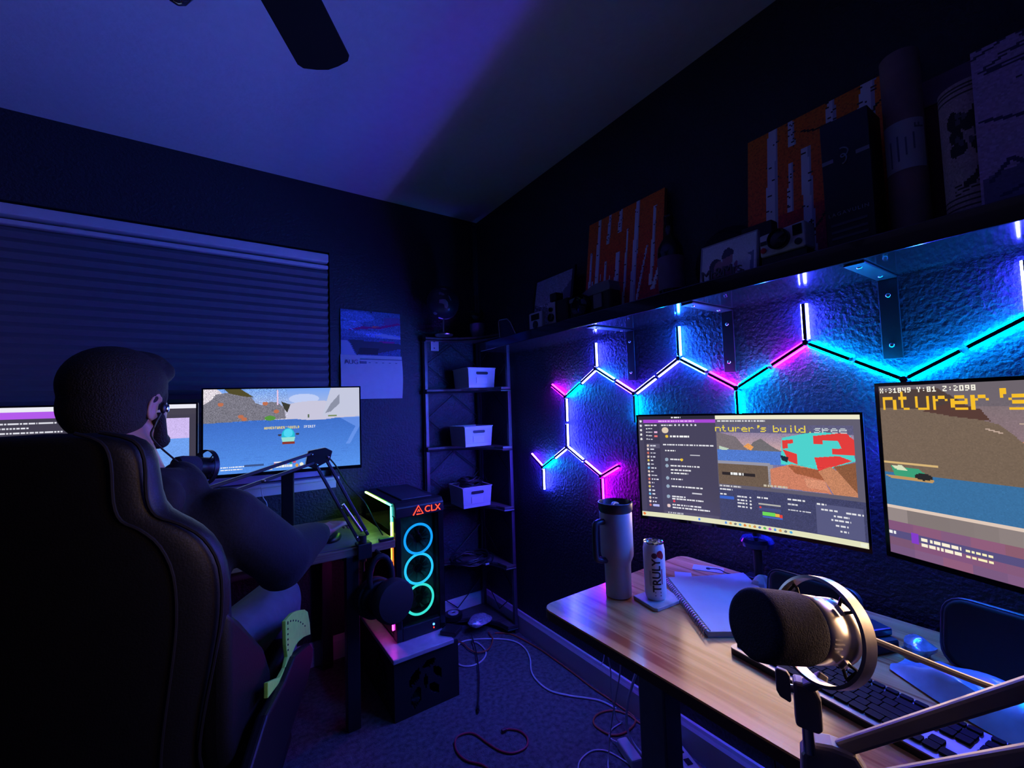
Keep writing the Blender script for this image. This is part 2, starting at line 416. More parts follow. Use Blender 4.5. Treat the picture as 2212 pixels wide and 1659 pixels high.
# cellular shade
sh = thing('cellular_shade', 'pleated cellular window shade pulled down behind the monitors', 'window shade', (-1.88, .02, .93))
MB().bx(WX0+.01, WX1-.006, -.012, .045, 2.028, 2.072).build('headrail', M_valance, sh, bevel=.006)
MB().bx(WX0+.01, WX1-.006, .0, .04, 1.995, 2.014).build('top_rail', M_valance, sh, bevel=.004)
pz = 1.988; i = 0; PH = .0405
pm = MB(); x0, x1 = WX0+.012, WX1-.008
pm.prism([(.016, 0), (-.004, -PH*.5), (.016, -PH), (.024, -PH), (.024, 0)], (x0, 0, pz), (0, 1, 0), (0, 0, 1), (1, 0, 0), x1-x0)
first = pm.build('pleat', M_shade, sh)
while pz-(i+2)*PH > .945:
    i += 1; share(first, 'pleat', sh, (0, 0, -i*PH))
MB().bx(WX0+.01, WX1-.006, .0, .035, pz-(i+1)*PH-.024, pz-(i+1)*PH-.001).build('bottom_rail', M_valance, sh, bevel=.004)

# ceiling fan
fan = thing('ceiling_fan', 'dark ceiling fan with its light kit switched off', 'ceiling fan', (-1.478, -1.668, 2.18))
hub = Vector((-1.478, -1.668, 0))
MB().lathe(hub+Vector((0, 0, 2.12)), (0, 0, 1), [(.02, 0), (.09, .0), (.115, .03), (.115, .11), (.06, .14), (.02, .15)], 32).build('motor', M_blackmetal, fan, smooth=True)
MB().cyl(hub+Vector((0, 0, 2.25)), hub+Vector((0, 0, 2.40)), .013).build('downrod', M_blackmetal, fan, smooth=True)
MB().lathe(hub+Vector((0, 0, 2.36)), (0, 0, 1), [(.02, 0), (.07, .05), (.075, .0795)], 28).build('canopy', M_blackmetal, fan, smooth=True)
M_blade = mat('dark_fan_blade', (.004, .0035, .0035), .7, spec=.15)
a0 = math.atan2(.831, .556)
for k in range(5):
    a = a0+k*2*math.pi/5; d = Vector((math.cos(a), math.sin(a), 0)); sd = Vector((-d.y, d.x, 0))
    tilt = Vector((0, 0, 1))*math.cos(R(8))+sd*math.sin(R(8)); sd2 = tilt.cross(d).normalized()
    prof = [(.14, -.045), (.16, -.056)] + [(.585, -.071), (.60, -.062)] + [(.612, -.03), (.618, 0), (.612, .03)] + [(.60, .062), (.585, .071), (.16, .056), (.14, .045)]
    bl = MB().prism(prof, hub+Vector((0, 0, 2.197)), d, sd2, tilt, .008).build('blade', M_blade, fan, bevel=.002)
    MB().beam(hub+d*.09+Vector((0, 0, 2.185)), hub+d*.2+Vector((0, 0, 2.194)), .03, .006).build('blade_iron', M_blackmetal, bl)
MB().lathe(hub+Vector((0, 0, 2.04)), (0, 0, 1), [(.02, 0), (.045, .01), (.05, .07), (.03, .09)], 24).build('light_kit_body', M_blackmetal, fan, smooth=True)
M_lampglass = mat('unlit_smoked_glass', (.02, .02, .025), .06, var=0, spec=.8)
for k in range(4):
    a = R(81+90*k); d = Vector((math.cos(a), math.sin(a), 0)); c = hub+d*.15+Vector((0, 0, 2.075))
    ax = (d*.45+Vector((0, 0, -1))).normalized()
    MB().tube([hub+d*.04+Vector((0, 0, 2.07)), hub+d*.10+Vector((0, 0, 2.10)), c], .008, smooth=4).build('light_arm', M_blackmetal, fan, smooth=True)
    MB().lathe(c, ax, [(.018, 0), (.026, .02), (.033, .06), (.028, .10), (.012, .118), (.002, .122)], 20).build('glass_shade', M_lampglass, fan, smooth=True)

# wall calendar
cal = thing('wall_calendar', 'wall calendar with stormy sky photo above the August page', 'calendar', (-.69, -.004, 1.30))
p = Pic(66, 48, (62, 82, 130))
p.grad(0, 0, 1, .6, (70, 100, 150), (80, 100, 150)); p.speck(0, 0, 1, 1, .10)
for x, y, rx, ry in ((.25, .15, .3, .12), (.15, .35, .2, .1), (.7, .55, .3, .06), (.45, .5, .25, .05)): p.a[((p.X-x)/rx)**2+((p.Y-y)/ry)**2 < 1] *= 1.25
p.poly([(.72, .12), (1, .1), (1, .3), (.7, .3)], (110, 70, 130), .7)
p.poly([(.1, .46), (.35, .35), (.62, .34), (.98, .22), (1, .26), (.65, .39), (.4, .41)], (150, 20, 110)); p.poly([(.5, .345), (.62, .335), (.62, .36), (.5, .375)], (215, 90, 90))
p.poly([(.5, .54), (.7, .5), (1, .56), (1, .6), (.8, .6)], (150, 160, 190)); p.poly([(.5, .68), (.9, .67), (.85, .72), (.55, .71)], (150, 20, 110))
p.poly([(.12, .66), (1, .72), (1, .82), (.95, .84), (.6, .95), (.25, .98), (.2, .86)], (48, 52, 70)); p.poly([(0, .68), (.12, .7), (.24, 1), (0, 1)], (140, 150, 180)); p.poly([(.3, .84), (.62, .84), (.6, .97), (.26, .99)], (30, 30, 42))
p.a = np.clip(p.a, 0, 255)
cp = p.build('photo_page', lambda u, v: Vector((-.852+.324*u, -.006-.006*math.sin(math.pi*v), 1.79-.245*v)), M_print, cal)
MB().bx(-.852, -.528, -.0045, -.0015, 1.546, 1.79).build('photo_backing', M_paper, cal)
pg = MB().add([Vector((-.855+.333*u, -.006-.016*math.sin(math.pi*v)*(.6+.4*u)-t, 1.545-.237*v)) for t in (0, .0015) for v in [j/8 for j in range(9)] for u in (0, .5, 1)],
  [(j*3+i, j*3+i+1, j*3+i+4, j*3+i+3) for j in range(8) for i in (0, 1)] + [(27+j*3+i, 27+j*3+i+3, 27+j*3+i+4, 27+j*3+i+1) for j in range(8) for i in (0, 1)] +
  [(j*3, j*3+3, 27+j*3+3, 27+j*3) for j in range(8)] + [(j*3+2, 27+j*3+2, 27+j*3+5, j*3+5) for j in range(8)])
pgo = pg.build('month_page', M_paper, cal, smooth=True)
M_ink = mat('grey_ink', (.10, .12, .18), .7)
text_obj('month_name', 'AUG', .034, (-.800, -.0165, 1.505), (1, 0, 0), (0, 0, 1), .0006, M_ink, pgo)
MB().bx(-.755, -.524, -.0155, -.0120, 1.521, 1.525).build('header_rule', M_ink, pgo)
MB().bx(-.755, -.722, -.0185, -.0150, 1.498, 1.511).build('header_block', M_ink, pgo)
for i in range(5): MB().bx(-.71+i*.037, -.70+i*.037, -.0185, -.0150, 1.503, 1.506).build('weekday', M_ink, pgo)
MB().cyl((-.692, 0, 1.783), (-.692, -.012, 1.783), .004).build('pin', M_chrome, cal, smooth=True)

# outlet plate in the corner
op = thing('wall_plate', 'small white wall plate behind the top of the corner rack', 'wall plate', (-.315, -.003, 1.59))
MB().bx(-.341, -.289, -.007, -.0005, 1.588, 1.660).build('plate', M_white, op, bevel=.002)
for z, s in ((1.645, .006), (1.604, .004)): MB().bx(-.319-s, -.319+s, -.0085, -.0065, z-s*.8, z+s*.8).build('socket', M_blackplastic, op, bevel=.002)

# ================================================================== HEXAGON WALL LIGHT
LV = 'lavender'; CY = 'cyan'; MG = 'magenta'; DM = 'dim'; VB = 'violet'; BL = 'blue'; PK = 'pink'
COLS = {VB: (.055, .05, 1.7), LV: (.034, .040, 1.0), CY: (.0, .27, 1.0), MG: (.27, .0008, .60), DM: (.014, .013, .30), BL: (.010, .11, 1.0), PK: (.045, .006, .55)}
for k, c in COLS.items(): emit('led_'+k, c, LED)
U0, U1, U2, U3 = (-1.031, 1.396), (-1.446, 1.396), (-1.853, 1.396), (-2.262, 1.396)
L1, L2, L3, L4 = (-1.237, 1.278), (-1.649, 1.278), (-2.057, 1.278), (-2.467, 1.278)
P0, P1, Q, Rn = (-.824, 1.279), (-.821, 1.040), (-.628, .926), (-1.036, .928)
N2, N3, K1, K2, K3 = (-1.649, 1.040), (-2.057, 1.040), (-1.446, .924), (-1.853, .924), (-2.262, .924)
def mid(a, c): return ((a[0]+c[0])/2, (a[1]+c[1])/2)
SEG = [(P0, (-.719, 1.342), MG), (P0, mid(P0, U0), CY), (mid(P0, U0), U0, DM), (P0, mid(P0, P1), LV), (mid(P0, P1), P1, LV),
  (P1, mid(P1, Q), DM), (mid(P1, Q), Q, CY), (Q, (-.530, .986), PK), (Q, (-.627, .810), LV), (P1, mid(P1, Rn), LV), (mid(P1, Rn), Rn, PK),
  (Rn, (-1.136, .982), MG), (Rn, (-1.036, .812), MG), (U0, (-1.031, 1.513), LV), (U0, mid(U0, L1), BL), (mid(U0, L1), L1, PK),
  (L1, (-1.237, 1.160), CY), (L1, mid(L1, U1), DM), (mid(L1, U1), U1, DM), (U1, (-1.446, 1.515), BL), (U1, mid(U1, L2), BL), (mid(U1, L2), L2, MG),
  (L2, (-1.649, 1.160), CY), (L2, mid(L2, U2), CY), (mid(L2, U2), U2, MG), (U2, (-1.853, 1.511), LV), (U2, mid(U2, L3), CY), (mid(U2, L3), L3, CY),
  (L3, (-2.057, 1.160), CY), (L3, mid(L3, U3), CY), (mid(L3, U3), U3, CY), (U3, (-2.262, 1.515), LV), (U3, mid(U3, L4), BL), (mid(U3, L4), L4, LV),
  ((-1.649, 1.160), N2, VB), ((-2.057, 1.160), N3, VB), (N2, mid(N2, K1), VB), (N2, mid(N2, K2), LV), (mid(N2, K2), K2, LV), (N3, mid(N3, K3), LV)]
hexl = thing('hexagon_wall_light', 'glowing honeycomb of blue, cyan and magenta light tubes on the right wall', 'wall light', (-.002, -1.3, .81))
X3 = Vector((-1, 0, 0))
for a, c, k in SEG:
    A = Vector((0, a[0], a[1])); B = Vector((0, c[0], c[1])); d = (B-A).normalized(); sd = X3.cross(d)
    A = A+d*.010; B = B-d*.004
    o = A+X3*.001
    tb = MB().prism([(-.0055, 0), (.0055, 0), (.0045, .018), (-.0045, .018)], o, sd, X3, d, (B-A).length).build('light_tube', M_blackplastic, hexl)
    for s_ in (-1, 1):
        MB().prism([(s_*.0052, .0105), (s_*.0090, .0085), (s_*.0090, .0115), (s_*.0052, .0155)], o, sd, X3, d, (B-A).length).build('diffuser', MATS['led_'+k], tb)
nodes = [N2, N3, K2, P0, P1, Q, Rn, U0, U1, U2, U3, L1, L2, L3, L4]
for nd in nodes:
    MB().cyl((-.001, nd[0], nd[1]), (-.023, nd[0], nd[1]), .0125, .009, n=6).build('connector', M_blackplastic, hexl, bevel=.002)
MB().tube([(-.006, -1.036, .812), (-.006, -1.04, .60), (-.02, -1.02, .2), (-.03, -1.0, .12)], .002, 6, smooth=5).build('power_lead', M_cablewhite, hexl, smooth=True)

# ================================================================== WALL SHELF
SZ0, SZ1, SX = 1.537, 1.582, -.242
shelf = thing('wall_shelf', 'long black glossy board shelf above the hexagon light', 'shelf', (-.12, -1.6, SZ0))
MB().bx(SX, -.0008, -3.3, -.42, SZ0, SZ1).build('board', M_shelf, shelf, bevel=.003)
for y in (-1.218, -1.624, -2.037, -2.46, -2.9):
    br = MB().bx(-.005, -.0005, y-.020, y+.020, 1.330, SZ0-.006).bx(-.225, -.0005, y-.020, y+.020, SZ0-.0055, SZ0-.0005).build('bracket', M_blackmetal, shelf, bevel=.002)
    for z in (1.365, 1.49): MB().ball((-.006, y, z), (.004, .006, .006), 12, 6).build('screw', M_chrome, br, smooth=True)
    for x in (-.05, -.19): MB().ball((x, y, SZ0-.006), (.006, .006, .003), 12, 6).build('screw', M_chrome, br, smooth=True)
T = SZ1+.0005
# framed dark photograph
def frame(name, label, y0, y1, z1, x, lean, bw, pic, cat='picture frame', fm=None, thick=.014, extra=None):
    """frame standing on the shelf, leaning back by lean; y0 (left in view) > y1"""
    dy = Vector((0, -1, 0)); up = Vector((lean, 0, z1-T)).normalized(); n = dy.cross(up)
    if n.x > 0: n = -n
    W = y0-y1; Hh = Vector((lean, 0, z1-T)).length
    f = thing(name, label, cat, (x, (y0+y1)/2, T)); o = Vector((x, y0, T+.002))
    fm = fm or M_blackplastic
    for (u0, u1, v0, v1) in ((0, W, 0, bw), (0, W, Hh-bw, Hh), (0, bw, bw, Hh-bw), (W-bw, W, bw, Hh-bw)):
        if bw: MB().prism([(u0, v0), (u1, v0), (u1, v1), (u0, v1)], o, dy, up, -n, thick).build('frame_bar', fm, f, bevel=.0015)
    MB().prism([(bw*.5, bw*.5), (W-bw*.5, bw*.5), (W-bw*.5, Hh-bw*.5), (bw*.5, Hh-bw*.5)], o-n*.003, dy, up, -n, thick-.004).build('backing', fm, f)
    tl = o+dy*bw+up*(Hh-bw)-n*.0015; pic.build('picture', plane_f(tl, tl+dy*(W-2*bw), tl-up*(Hh-2*bw)), M_print, f)
    return f, o, dy, up, n
p = Pic(40, 50, (170, 172, 190)); p.grad(0, 0, 1, .55, (160, 165, 185), (180, 180, 195)); p.speck(0, 0, 1, 1, .06)
p.poly([(0, .45), (.25, .55), (.5, .62), (.75, .4), (1, .2), (1, 1), (0, 1)], (110, 110, 128)); p.speck(0, .5, 1, 1, .25)
for k in range(9): p.line([(.1+.07*k, .9), (.35+.06*k, .5-.02*k)], .02, (125, 122, 140))
frame('picture_frame', 'black picture frame with a dark misty landscape, leftmost on the wall shelf', -.68, -.975, 1.872, -.11, .05, .016, p)
# small metal-rimmed plaque
pl = thing('desk_plaque', 'small black plaque with a thin silver rim at the left end of the shelf', 'plaque', (-.21, -.63, T))
pts = [(-.565, T+.006), (-.556, T+.090), (-.566, T+.098), (-.634, T+.092), (-.662, T+.070), (-.705, T+.006)]
MB().tube([(-.21, y, z) for y, z in pts], .0028, 8).build('rim', M_steel, pl, smooth=True)
MB().prism([(y, z) for y, z in pts], (-.208, 0, 0), (0, 1, 0), (0, 0, 1), (1, 0, 0), .006).build('panel', M_blackplastic, pl)
MB().bx(-.208, -.17, -.64, -.61, T, T+.006).build('foot', M_blackplastic, pl)
# hand-held music player with round dial
M_alu = mat('pale_aluminium', (.55, .53, .56), .35, metal=.2, var=.05)
mp = thing('music_player', 'small pale player with a square screen and a round dial on the shelf', 'music player', (-.2, -.855, T))
MB().bx(-.205, -.187, -.902, -.806, T, T+.082).build('body', M_alu, mp, bevel=.006)
MB().bx(-.2065, -.2045, -.884, -.826, T+.045, T+.072).build('screen', M_gloss, mp)
MB().lathe((-.2045, -.855, T+.024), (-1, 0, 0), [(.018, 0), (.018, .003), (.016, .004), (.006, .0035)], 24).build('dial', M_blackplastic, mp, smooth=True)
# movie camera
mv = thing('movie_camera', 'upright vintage movie camera with a silver lens plate on the shelf', 'camera', (-.14, -.95, T))
MB().bx(-.165, -.118, -1.03, -.903, T, T+.118).build('body', M_blackmatte, mv, bevel=.012)
MB().bx(-.172, -.166, -.955, -.905, T+.012, T+.112).build('lens_plate', M_alu, mv, bevel=.002)
for z, r in ((T+.080, .010), (T+.045, .018)): MB().lathe((-.172, -.93, z), (-1, 0, 0), [(r, 0), (r, .008), (r*.8, .010), (r*.7, .004)], 20).build('lens', M_gloss, mv, smooth=True)
MB().bx(-.165, -.122, -.957, -.913, T+.119, T+.155).build('viewfinder', M_blackmatte, mv, bevel=.004)
# folding camera
fc = thing('folding_camera', 'grey folding camera with a large round lens in front of the birch painting', 'camera', (-.16, -1.16, T))
M_greyv = mat('worn_grey_vinyl', (.16, .15, .17), .5)
MB().bx(-.17, -.11, -1.275, -1.047, T, T+.098).build('body', M_blackmatte, fc, bevel=.01)
MB().prism([(-1.047, .098), (-1.12, .104), (-1.19, .128), (-1.27, .128), (-1.275, .105), (-1.275, .090), (-1.047, .082)], (-.172, 0, T), (0, 1, 0), (0, 0, 1), (1, 0, 0), .06).build('top_cover', M_greyv, fc, bevel=.003)
MB().lathe((-.165, -1.128, T+.053), (-1, 0, 0), [(.048, 0), (.048, .02), (.044, .028), (.038, .022), (.03, .016), (.012, .02), (.001, .021)], 32).build('lens', M_gloss, fc, smooth=True)
MB().bx(-.176, -.168, -1.235, -1.19, T+.03, T+.085).build('front_plate', M_greyv, fc, bevel=.003)

# birch paintings
def trunk(p, x0, y0, x1, y1, w, c=(232, 230, 240), marks=6):
    p.poly([(x0-w/2*.75, y0), (x0+w/2*.75, y0), (x1+w/2, y1), (x1-w/2, y1)], c)
    p.poly([(x0+w*.2, y0), (x0+w/2*.75, y0), (x1+w/2, y1), (x1+w*.25, y1)], (178, 176, 200))
    for k in range(marks):
        t = (k+random.random())/marks; x = x0+(x1-x0)*t; y = y0+(y1-y0)*t; s = random.choice((-1, 1))
        p.line([(x+s*w*.45, y), (x+s*w*.05, y+.008)], .007, (50, 45, 60))
p = Pic(90, 92, (170, 50, 25))
p.grad(0, 0, 1, .5, (255, 118, 30), (250, 90, 40)); p.grad(0, .5, 1, 1, (245, 70, 45), (170, 10, 60)); p.speck(0, 0, 1, 1, .07)
for a in ((.17, 0, .15, 1, .065), (.32, 0, .30, .28, .05), (.47, 0, .46, .22, .06), (.69, 0, .66, .98, .07), (.06, .3, .05, 1, .04), (.28, .45, .28, 1, .045), (.45, .40, .44, 1, .07), (.57, .22, .55, 1, .035),
          (.90, .12, .88, .8, .045), (.82, .45, .72, .9, .03), (1.0, .6, .9, .85, .05), (.35, .6, .33, 1, .025), (.22, .55, .2, 1, .02), (.10, .6, .12, 1, .02)): trunk(p, *a)
def canvas(name, label, y0, y1, z1, x, lean, pic, under=0):
    f, o, dy, up, n = frame(name, label, y0, y1, z1, x, lean, .0, pic, 'painting', mat('canvas_edge', (.30, .09, .05), .8), .018)
    return f
canvas('birch_painting', 'orange and red painting of white birch trunks beside the wine bottle', -1.048, -1.437, 2.026, -.095, .06, p)
p = Pic(90, 100, (170, 60, 30))
p.grad(0, 0, 1, .6, (255, 125, 30), (245, 95, 50)); p.grad(0, .6, 1, 1, (220, 50, 55), (110, 10, 90)); p.speck(0, 0, 1, 1, .07)
for a in ((.20, 0, .18, 1, .10), (.33, 0, .34, .17, .05), (.60, .0, .60, .22, .07), (.82, 0, .80, .24, .11), (.33, .28, .32, .6, .045), (.43, .22, .46, 1, .085), (.61, .32, .65, 1, .085), (.33, .75, .34, 1, .06)): trunk(p, *a, marks=8)
for pts in ([(.40, .1), (.48, .13), (.6, .14)], [(.99, .02), (.92, .12), (.85, .17)], [(0, .75), (.04, .82), (.1, .86), (.17, .85)], [(.33, .7), (.25, .78)], [(.55, .68), (.48, .76), (.46, .7)]): p.line(pts, .012, (40, 20, 35))
canvas('birch_painting', 'larger orange painting of birch trunks behind the instant camera and black box', -1.733, -2.10, 2.037, -.075, .05, p)
# wine bottle
bt = thing('wine_bottle', 'dark wine bottle with a plain label between painting and couple photo', 'bottle', (-.13, -1.512, T))
MB().lathe((-.13, -1.512, T), (0, 0, 1), [(.030, 0), (.041, .006), (.042, .15), (.040, .175), (.028, .198), (.015, .215), (.014, .265), (.016, .268), (.016, .285), (.010, .286)], 28).build('glass_body', mat('dark_bottle_glass', (.006, .008, .010), .12), bt, smooth=True)
MB().lathe((-.13, -1.512, T+.03), (0, 0, 1), [(.0425, 0), (.0425, .11)], 28, cap=False).build('label', mat('mauve_label', (.16, .10, .18), .7), bt, smooth=True)
# Mr & Mrs frame
p = Pic(64, 36, (220, 220, 235)); p.grad(0, 0, 1, 1, (215, 218, 235), (235, 235, 245)); p.speck(0, 0, 1, 1, .02)
p.ell(.30, .72, .13, .26, (175, 130, 150)); p.ell(.28, .62, .12, .2, (85, 75, 100)); p.ell(.34, .70, .095, .2, (185, 135, 155)); p.ell(.50, .50, .10, .26, (180, 130, 150)); p.poly([(.38, .42), (.43, .24), (.52, .19), (.60, .3), (.62, .40), (.52, .44), (.40, .48)], (80, 75, 105))
p.poly([(.42, .68), (.55, .72), (.62, .9), (.40, .98)], (60, 55, 90)); p.poly([(.20, .9), (.4, .85), (.66, .8), (.7, .85), (.6, 1), (.2, 1)], (165, 105, 140)); p.ell(.66, .72, .03, .1, (175, 115, 145)); p.poly([(.85, .5), (.97, .48), (.97, .98), (.9, .98), (.92, .6)], (120, 135, 170))
mm, o, dy, up, n = frame('couple_photo_frame', 'framed photo of a couple with Mr and Mrs lettering along its foot', -1.657, -1.822, 1.698, -.205, .02, .004, p, fm=mat('pale_frame', (.35, .35, .45), .5))
text_obj('lettering', 'Mr&Mrs.', .040, (-.218, -1.735, T+.018), (0, -1, 0), (0, 0, 1), .003, mat('silver_grey_letters', (.10, .09, .13), .4), mm, space=.85)
MB().bx(-.226, -.20, -1.80, -1.67, T, T+.003).build('letter_base', mat('silver_grey_letters', (.10, .09, .13), .4), mm)
# hat and dark book behind it
MB().lathe((-.05, -1.665, T+.10), (-1, 0, .12), [(.002, .0), (.105, .0), (.11, .004), (.108, .010), (.08, .012), (.075, .05), (.06, .062), (.002, .066)], 36).build('felt_hat', mat('black_felt', (.012, .012, .018), .95), None, smooth=True, origin=(-.07, -1.665, T))
tag(bpy.data.objects['felt_hat'], 'round black felt hat propped against the wall behind the couple photo', 'hat')
MB().bx(-.15, -.115, -1.842, -1.76, T, T+.145).build('dark_book', mat('dark_book_cover', (.012, .012, .02), .6), None, bevel=.003, origin=(-.13, -1.8, T))
tag(bpy.data.objects['dark_book'], 'upright dark book just behind the couple photo', 'book')
# instant camera
ic = thing('instant_camera', 'cream and black instant camera with a red shutter button on the shelf', 'camera', (-.17, -1.885, T))
M_cream = mat('cream_plastic', (.62, .60, .62), .45)
MB().bx(-.20, -.13, -1.94, -1.833, T, T+.030).build('lower_body', M_blackplastic, ic, bevel=.004)
MB().prism([(-1.833, .030), (-1.94, .030), (-1.94, .095), (-1.833, .088)], (-.205, 0, T), (0, 1, 0), (0, 0, 1), (1, 0, 0), .06).build('front_body', M_cream, ic, bevel=.005)
MB().lathe((-.205, -1.882, T+.064), (-1, 0, 0), [(.026, 0), (.026, .012), (.023, .015), (.020, .008), (.001, .009)], 32).build('lens', M_gloss, ic, smooth=True)
MB().bx(-.208, -.204, -1.934, -1.914, T+.062, T+.088).build('flash_window', M_gloss, ic)
MB().lathe((-.205, -1.925, T+.045), (-1, 0, 0), [(.008, 0), (.008, .004), (.001, .0045)], 20).build('knob', M_blackplastic, ic, smooth=True)
MB().bx(-.208, -.204, -1.853, -1.837, T+.060, T+.070).build('vent', M_blackplastic, ic)
MB().lathe((-.205, -1.843, T+.046), (-1, 0, 0), [(.007, 0), (.007, .004), (.001, .005)], 20).build('shutter_button', mat('red_button', (.55, .02, .04), .4), ic, smooth=True)
# black gift box with silver emblem
gb = thing('gift_box', 'tall black bottle gift box with a silver curled emblem and band', 'gift box', (-.13, -2.02, T))
MB().bx(-.175, -.09, -2.068, -1.974, T, T+.318).build('carton', mat('black_carton', (.006, .006, .010), .35), gb, bevel=.002)
M_silver = mat('silver_print', (.22, .24, .30), .4)
for y0, y1, dz in ((-1.975, -1.998, 0), (-2.042, -2.067, 0)): MB().bx(-.1765, -.1745, y0, y1, T+.216, T+.225).build('band', M_silver, gb)
MB().tube([(-.1765, -2.019+.009*math.cos(R(a))*(1 if a < 300 else .6), T+.222+.018*(1-a/420.)*1.0+.007*math.sin(R(a))) for a in range(40, 700, 30)], .0016, 6).build('emblem', M_silver, gb, smooth=True)
text_obj('box_lettering', 'LAGAVULIN', .012, (-.1762, -2.020, T+.090), (0, -1, 0), (0, 0, 1), .0004, M_silver, gb, space=1.3)
for z in (.062, .045, .03): MB().bx(-.1765, -.1745, -2.055, -1.985, T+z, T+z+.006).build('text_line', mat('dim_print', (.05, .05, .08), .5), gb)
MB().bx(-.1765, -.1745, -2.06, -1.98, T+.008, T+.014).build('red_line', mat('magenta_print', (.25, .01, .08), .5), gb)
# cardboard tube with shipping label
ct = thing('cardboard_tube', 'tall brown cardboard mailing tube with a white shipping label', 'mailing tube', (-.10, -2.108, T))
M_card = mat('brown_cardboard', (.26, .16, .15), .85)
MB().lathe((-.105, -2.112, T), (0, 0, 1), [(.033, 0), (.0345, .003), (.0345, .425), (.032, .428), (.028, .42)], 32).build('tube_wall', M_card, ct, smooth=True)
tl = MB(); n_ = 12; an = [R(118+i*11.5) for i in range(n_+1)]
for z in (T+.155, T+.265):
    for a in an: tl.v.append(Vector((-.105+.0352*math.cos(a), -2.112+.0352*math.sin(a), z)))
tl.f += [(i, i+1, n_+2+i, n_+1+i) for i in range(n_)]
lb = tl.build('shipping_label', M_paper, ct, smooth=True)
def wrap_tube(cx, cy, r, a0, z0, s=1):
    return lambda v: Vector((cx+(r+v.z)*math.cos(a0+v.x/r*s), cy+(r+v.z)*math.sin(a0+v.x/r*s), z0+v.y))
text_obj('label_letter', 'F', .026, (0, 0, 0), (1, 0, 0), (0, 0, 1), .0005, M_ink, lb, wrap=lambda v: wrap_tube(-.105, -2.112, .0356, R(236), T+.247)(Vector((-v.y, v.x, v.z))))
for k in range(4):
    a = R(150+22*k); MB().beam((-.105+.0358*math.cos(a), -2.112+.0358*math.sin(a), T+.165+.01*k), (-.105+.0358*math.cos(a), -2.112+.0358*math.sin(a), T+.225+.007*(k % 2)), .003, .0006, up=(math.cos(a), math.sin(a), 0)).build('label_print', M_ink, lb)
# red card folder, printed stein, sketch board
rf = thing('red_folder', 'dark red card folder with a pale purple top standing behind the tube', 'folder', (-.05, -2.2, T))
MB().bx(-.062, -.05, -2.30, -2.126, T, T+.305).build('folder_front', mat('dark_red_card', (.12, .01, .03), .7), rf, bevel=.002)
MB().bx(-.064, -.050, -2.30, -2.125, T+.306, T+.367).build('folder_top', mat('purple_card', (.20, .10, .18), .7), rf, bevel=.002)
st = thing('printed_stein', 'pale cylinder with a dark ink drawing of a gnarled tree', 'stein', (-.14, -2.222, T))
p = Pic(72, 80, (165, 138, 145)); p.speck(0, 0, 1, 1, .05)
for y in (.03, .06, .09, .84, .88, .92): p.line([(0, y), (1, y)], .008, (55, 45, 55))
for k in range(22):
    x, y = .42+random.uniform(-.16, .2), .33+random.uniform(-.16, .17); p.ell(x, y, .05, .05, (22, 18, 28))
for k in range(10):
    x, y = .42+random.uniform(-.12, .16), .35+random.uniform(-.12, .12); p.ell(x, y, .022, .025, (80, 70, 84))
p.line([(.46, .5), (.5, .62), (.44, .72), (.36, .76)], .05, (25, 20, 30)); p.line([(.5, .5), (.53, .62), (.48, .73)], .03, (40, 34, 44))
for y in (.74, .77, .80): p.line([(.26, y+.02), (.45, y-.01), (.62, y)], .01, (40, 34, 44))
p.build('printed_wall', lambda u, v: Vector((-.14+.047*math.cos(R(90+u*220)), -2.222+.047*math.sin(R(90+u*220)), T+.27*(1-v))), M_print, st)
MB().lathe((-.14, -2.222, T), (0, 0, 1), [(.044, 0), (.0462, .004), (.0462, .266), (.044, .27), (.040, .262), (.040, .02)], 32).build('stein_body', mat('stein_clay', (.14, .10, .12), .6), st, smooth=True)
p = Pic(70, 90, (178, 150, 190)); p.speck(0, 0, 1, 1, .05)
for k in range(26):
    x, y = random.uniform(0, .9), random.uniform(0, .18); p.line([(x, y), (x+random.uniform(.05, .25), y+random.uniform(-.04, .02))], .014, (52, 46, 85))
p.line([(.2, .27), (.3, .29), (.36, .34), (.42, .40), (.5, .42)], .008, (40, 34, 70))
for pts in ([(.03, .46), (.2, .5), (.4, .50), (.6, .47)], [(.9, .4), (.6, .46), (.75, .5), (1, .44)], [(.05, .85), (.15, .74), (.25, .82), (.4, .72), (.55, .66)], [(.1, .95), (.4, .86), (.7, .92), (1, .82)]): p.line(pts, .02, (50, 44, 88))
p.poly([(.02, .82), (.25, .78), (.5, .88), (1, .8), (1, 1), (.02, 1)], (52, 52, 95), .6)
f, o, dy, up, n = frame('sketch_board', 'large pale purple board with ink sketches at the right end of the shelf', -2.232, -2.50, 1.893, -.205, .015, 0, p, 'board', mat('board_edge', (.2, .16, .22), .7), .006)

# ================================================================== CORNER RACK
rk = thing('corner_rack', 'black metal corner rack with six curved shelves', 'rack', (-.03, -.03, 0))
ZT = [.045, .370, .686, 1.020, 1.352, 1.655]
for (x, y, h) in ((-.388, -.032, 1.655), (-.032, -.360, 1.655), (-.040, -.040, 1.95)):
    MB().bx(x-.010, x+.010, y-.010, y+.010, 0, h).build('post', mat('rack_post_paint', (.06, .06, .075), .35), rk, bevel=.002)
M_rackboard = wood_mat('rack_board', (.09, .07, .075), (.05, .035, .04), 'X', .4)
arc = [(-.028, -.028), (-.402, -.028), (-.402, -.075)] + [(-.402+.30*math.sin(R(a))+.02, -.078-.285*(1-math.cos(R(a)))) for a in (15, 35, 55, 75, 90)] + [(-.028, -.374)]
for z in ZT:
    bd = MB().prism(arc, (0, 0, z-.012), (1, 0, 0), (0, 1, 0), (0, 0, 1), .014).build('shelf_board', M_rackboard, rk, bevel=.002)
    MB().tube([(x, y, z-.018) for x, y in arc[1:]], .006, 6).build('shelf_rim', M_blackmetal, bd, smooth=True)
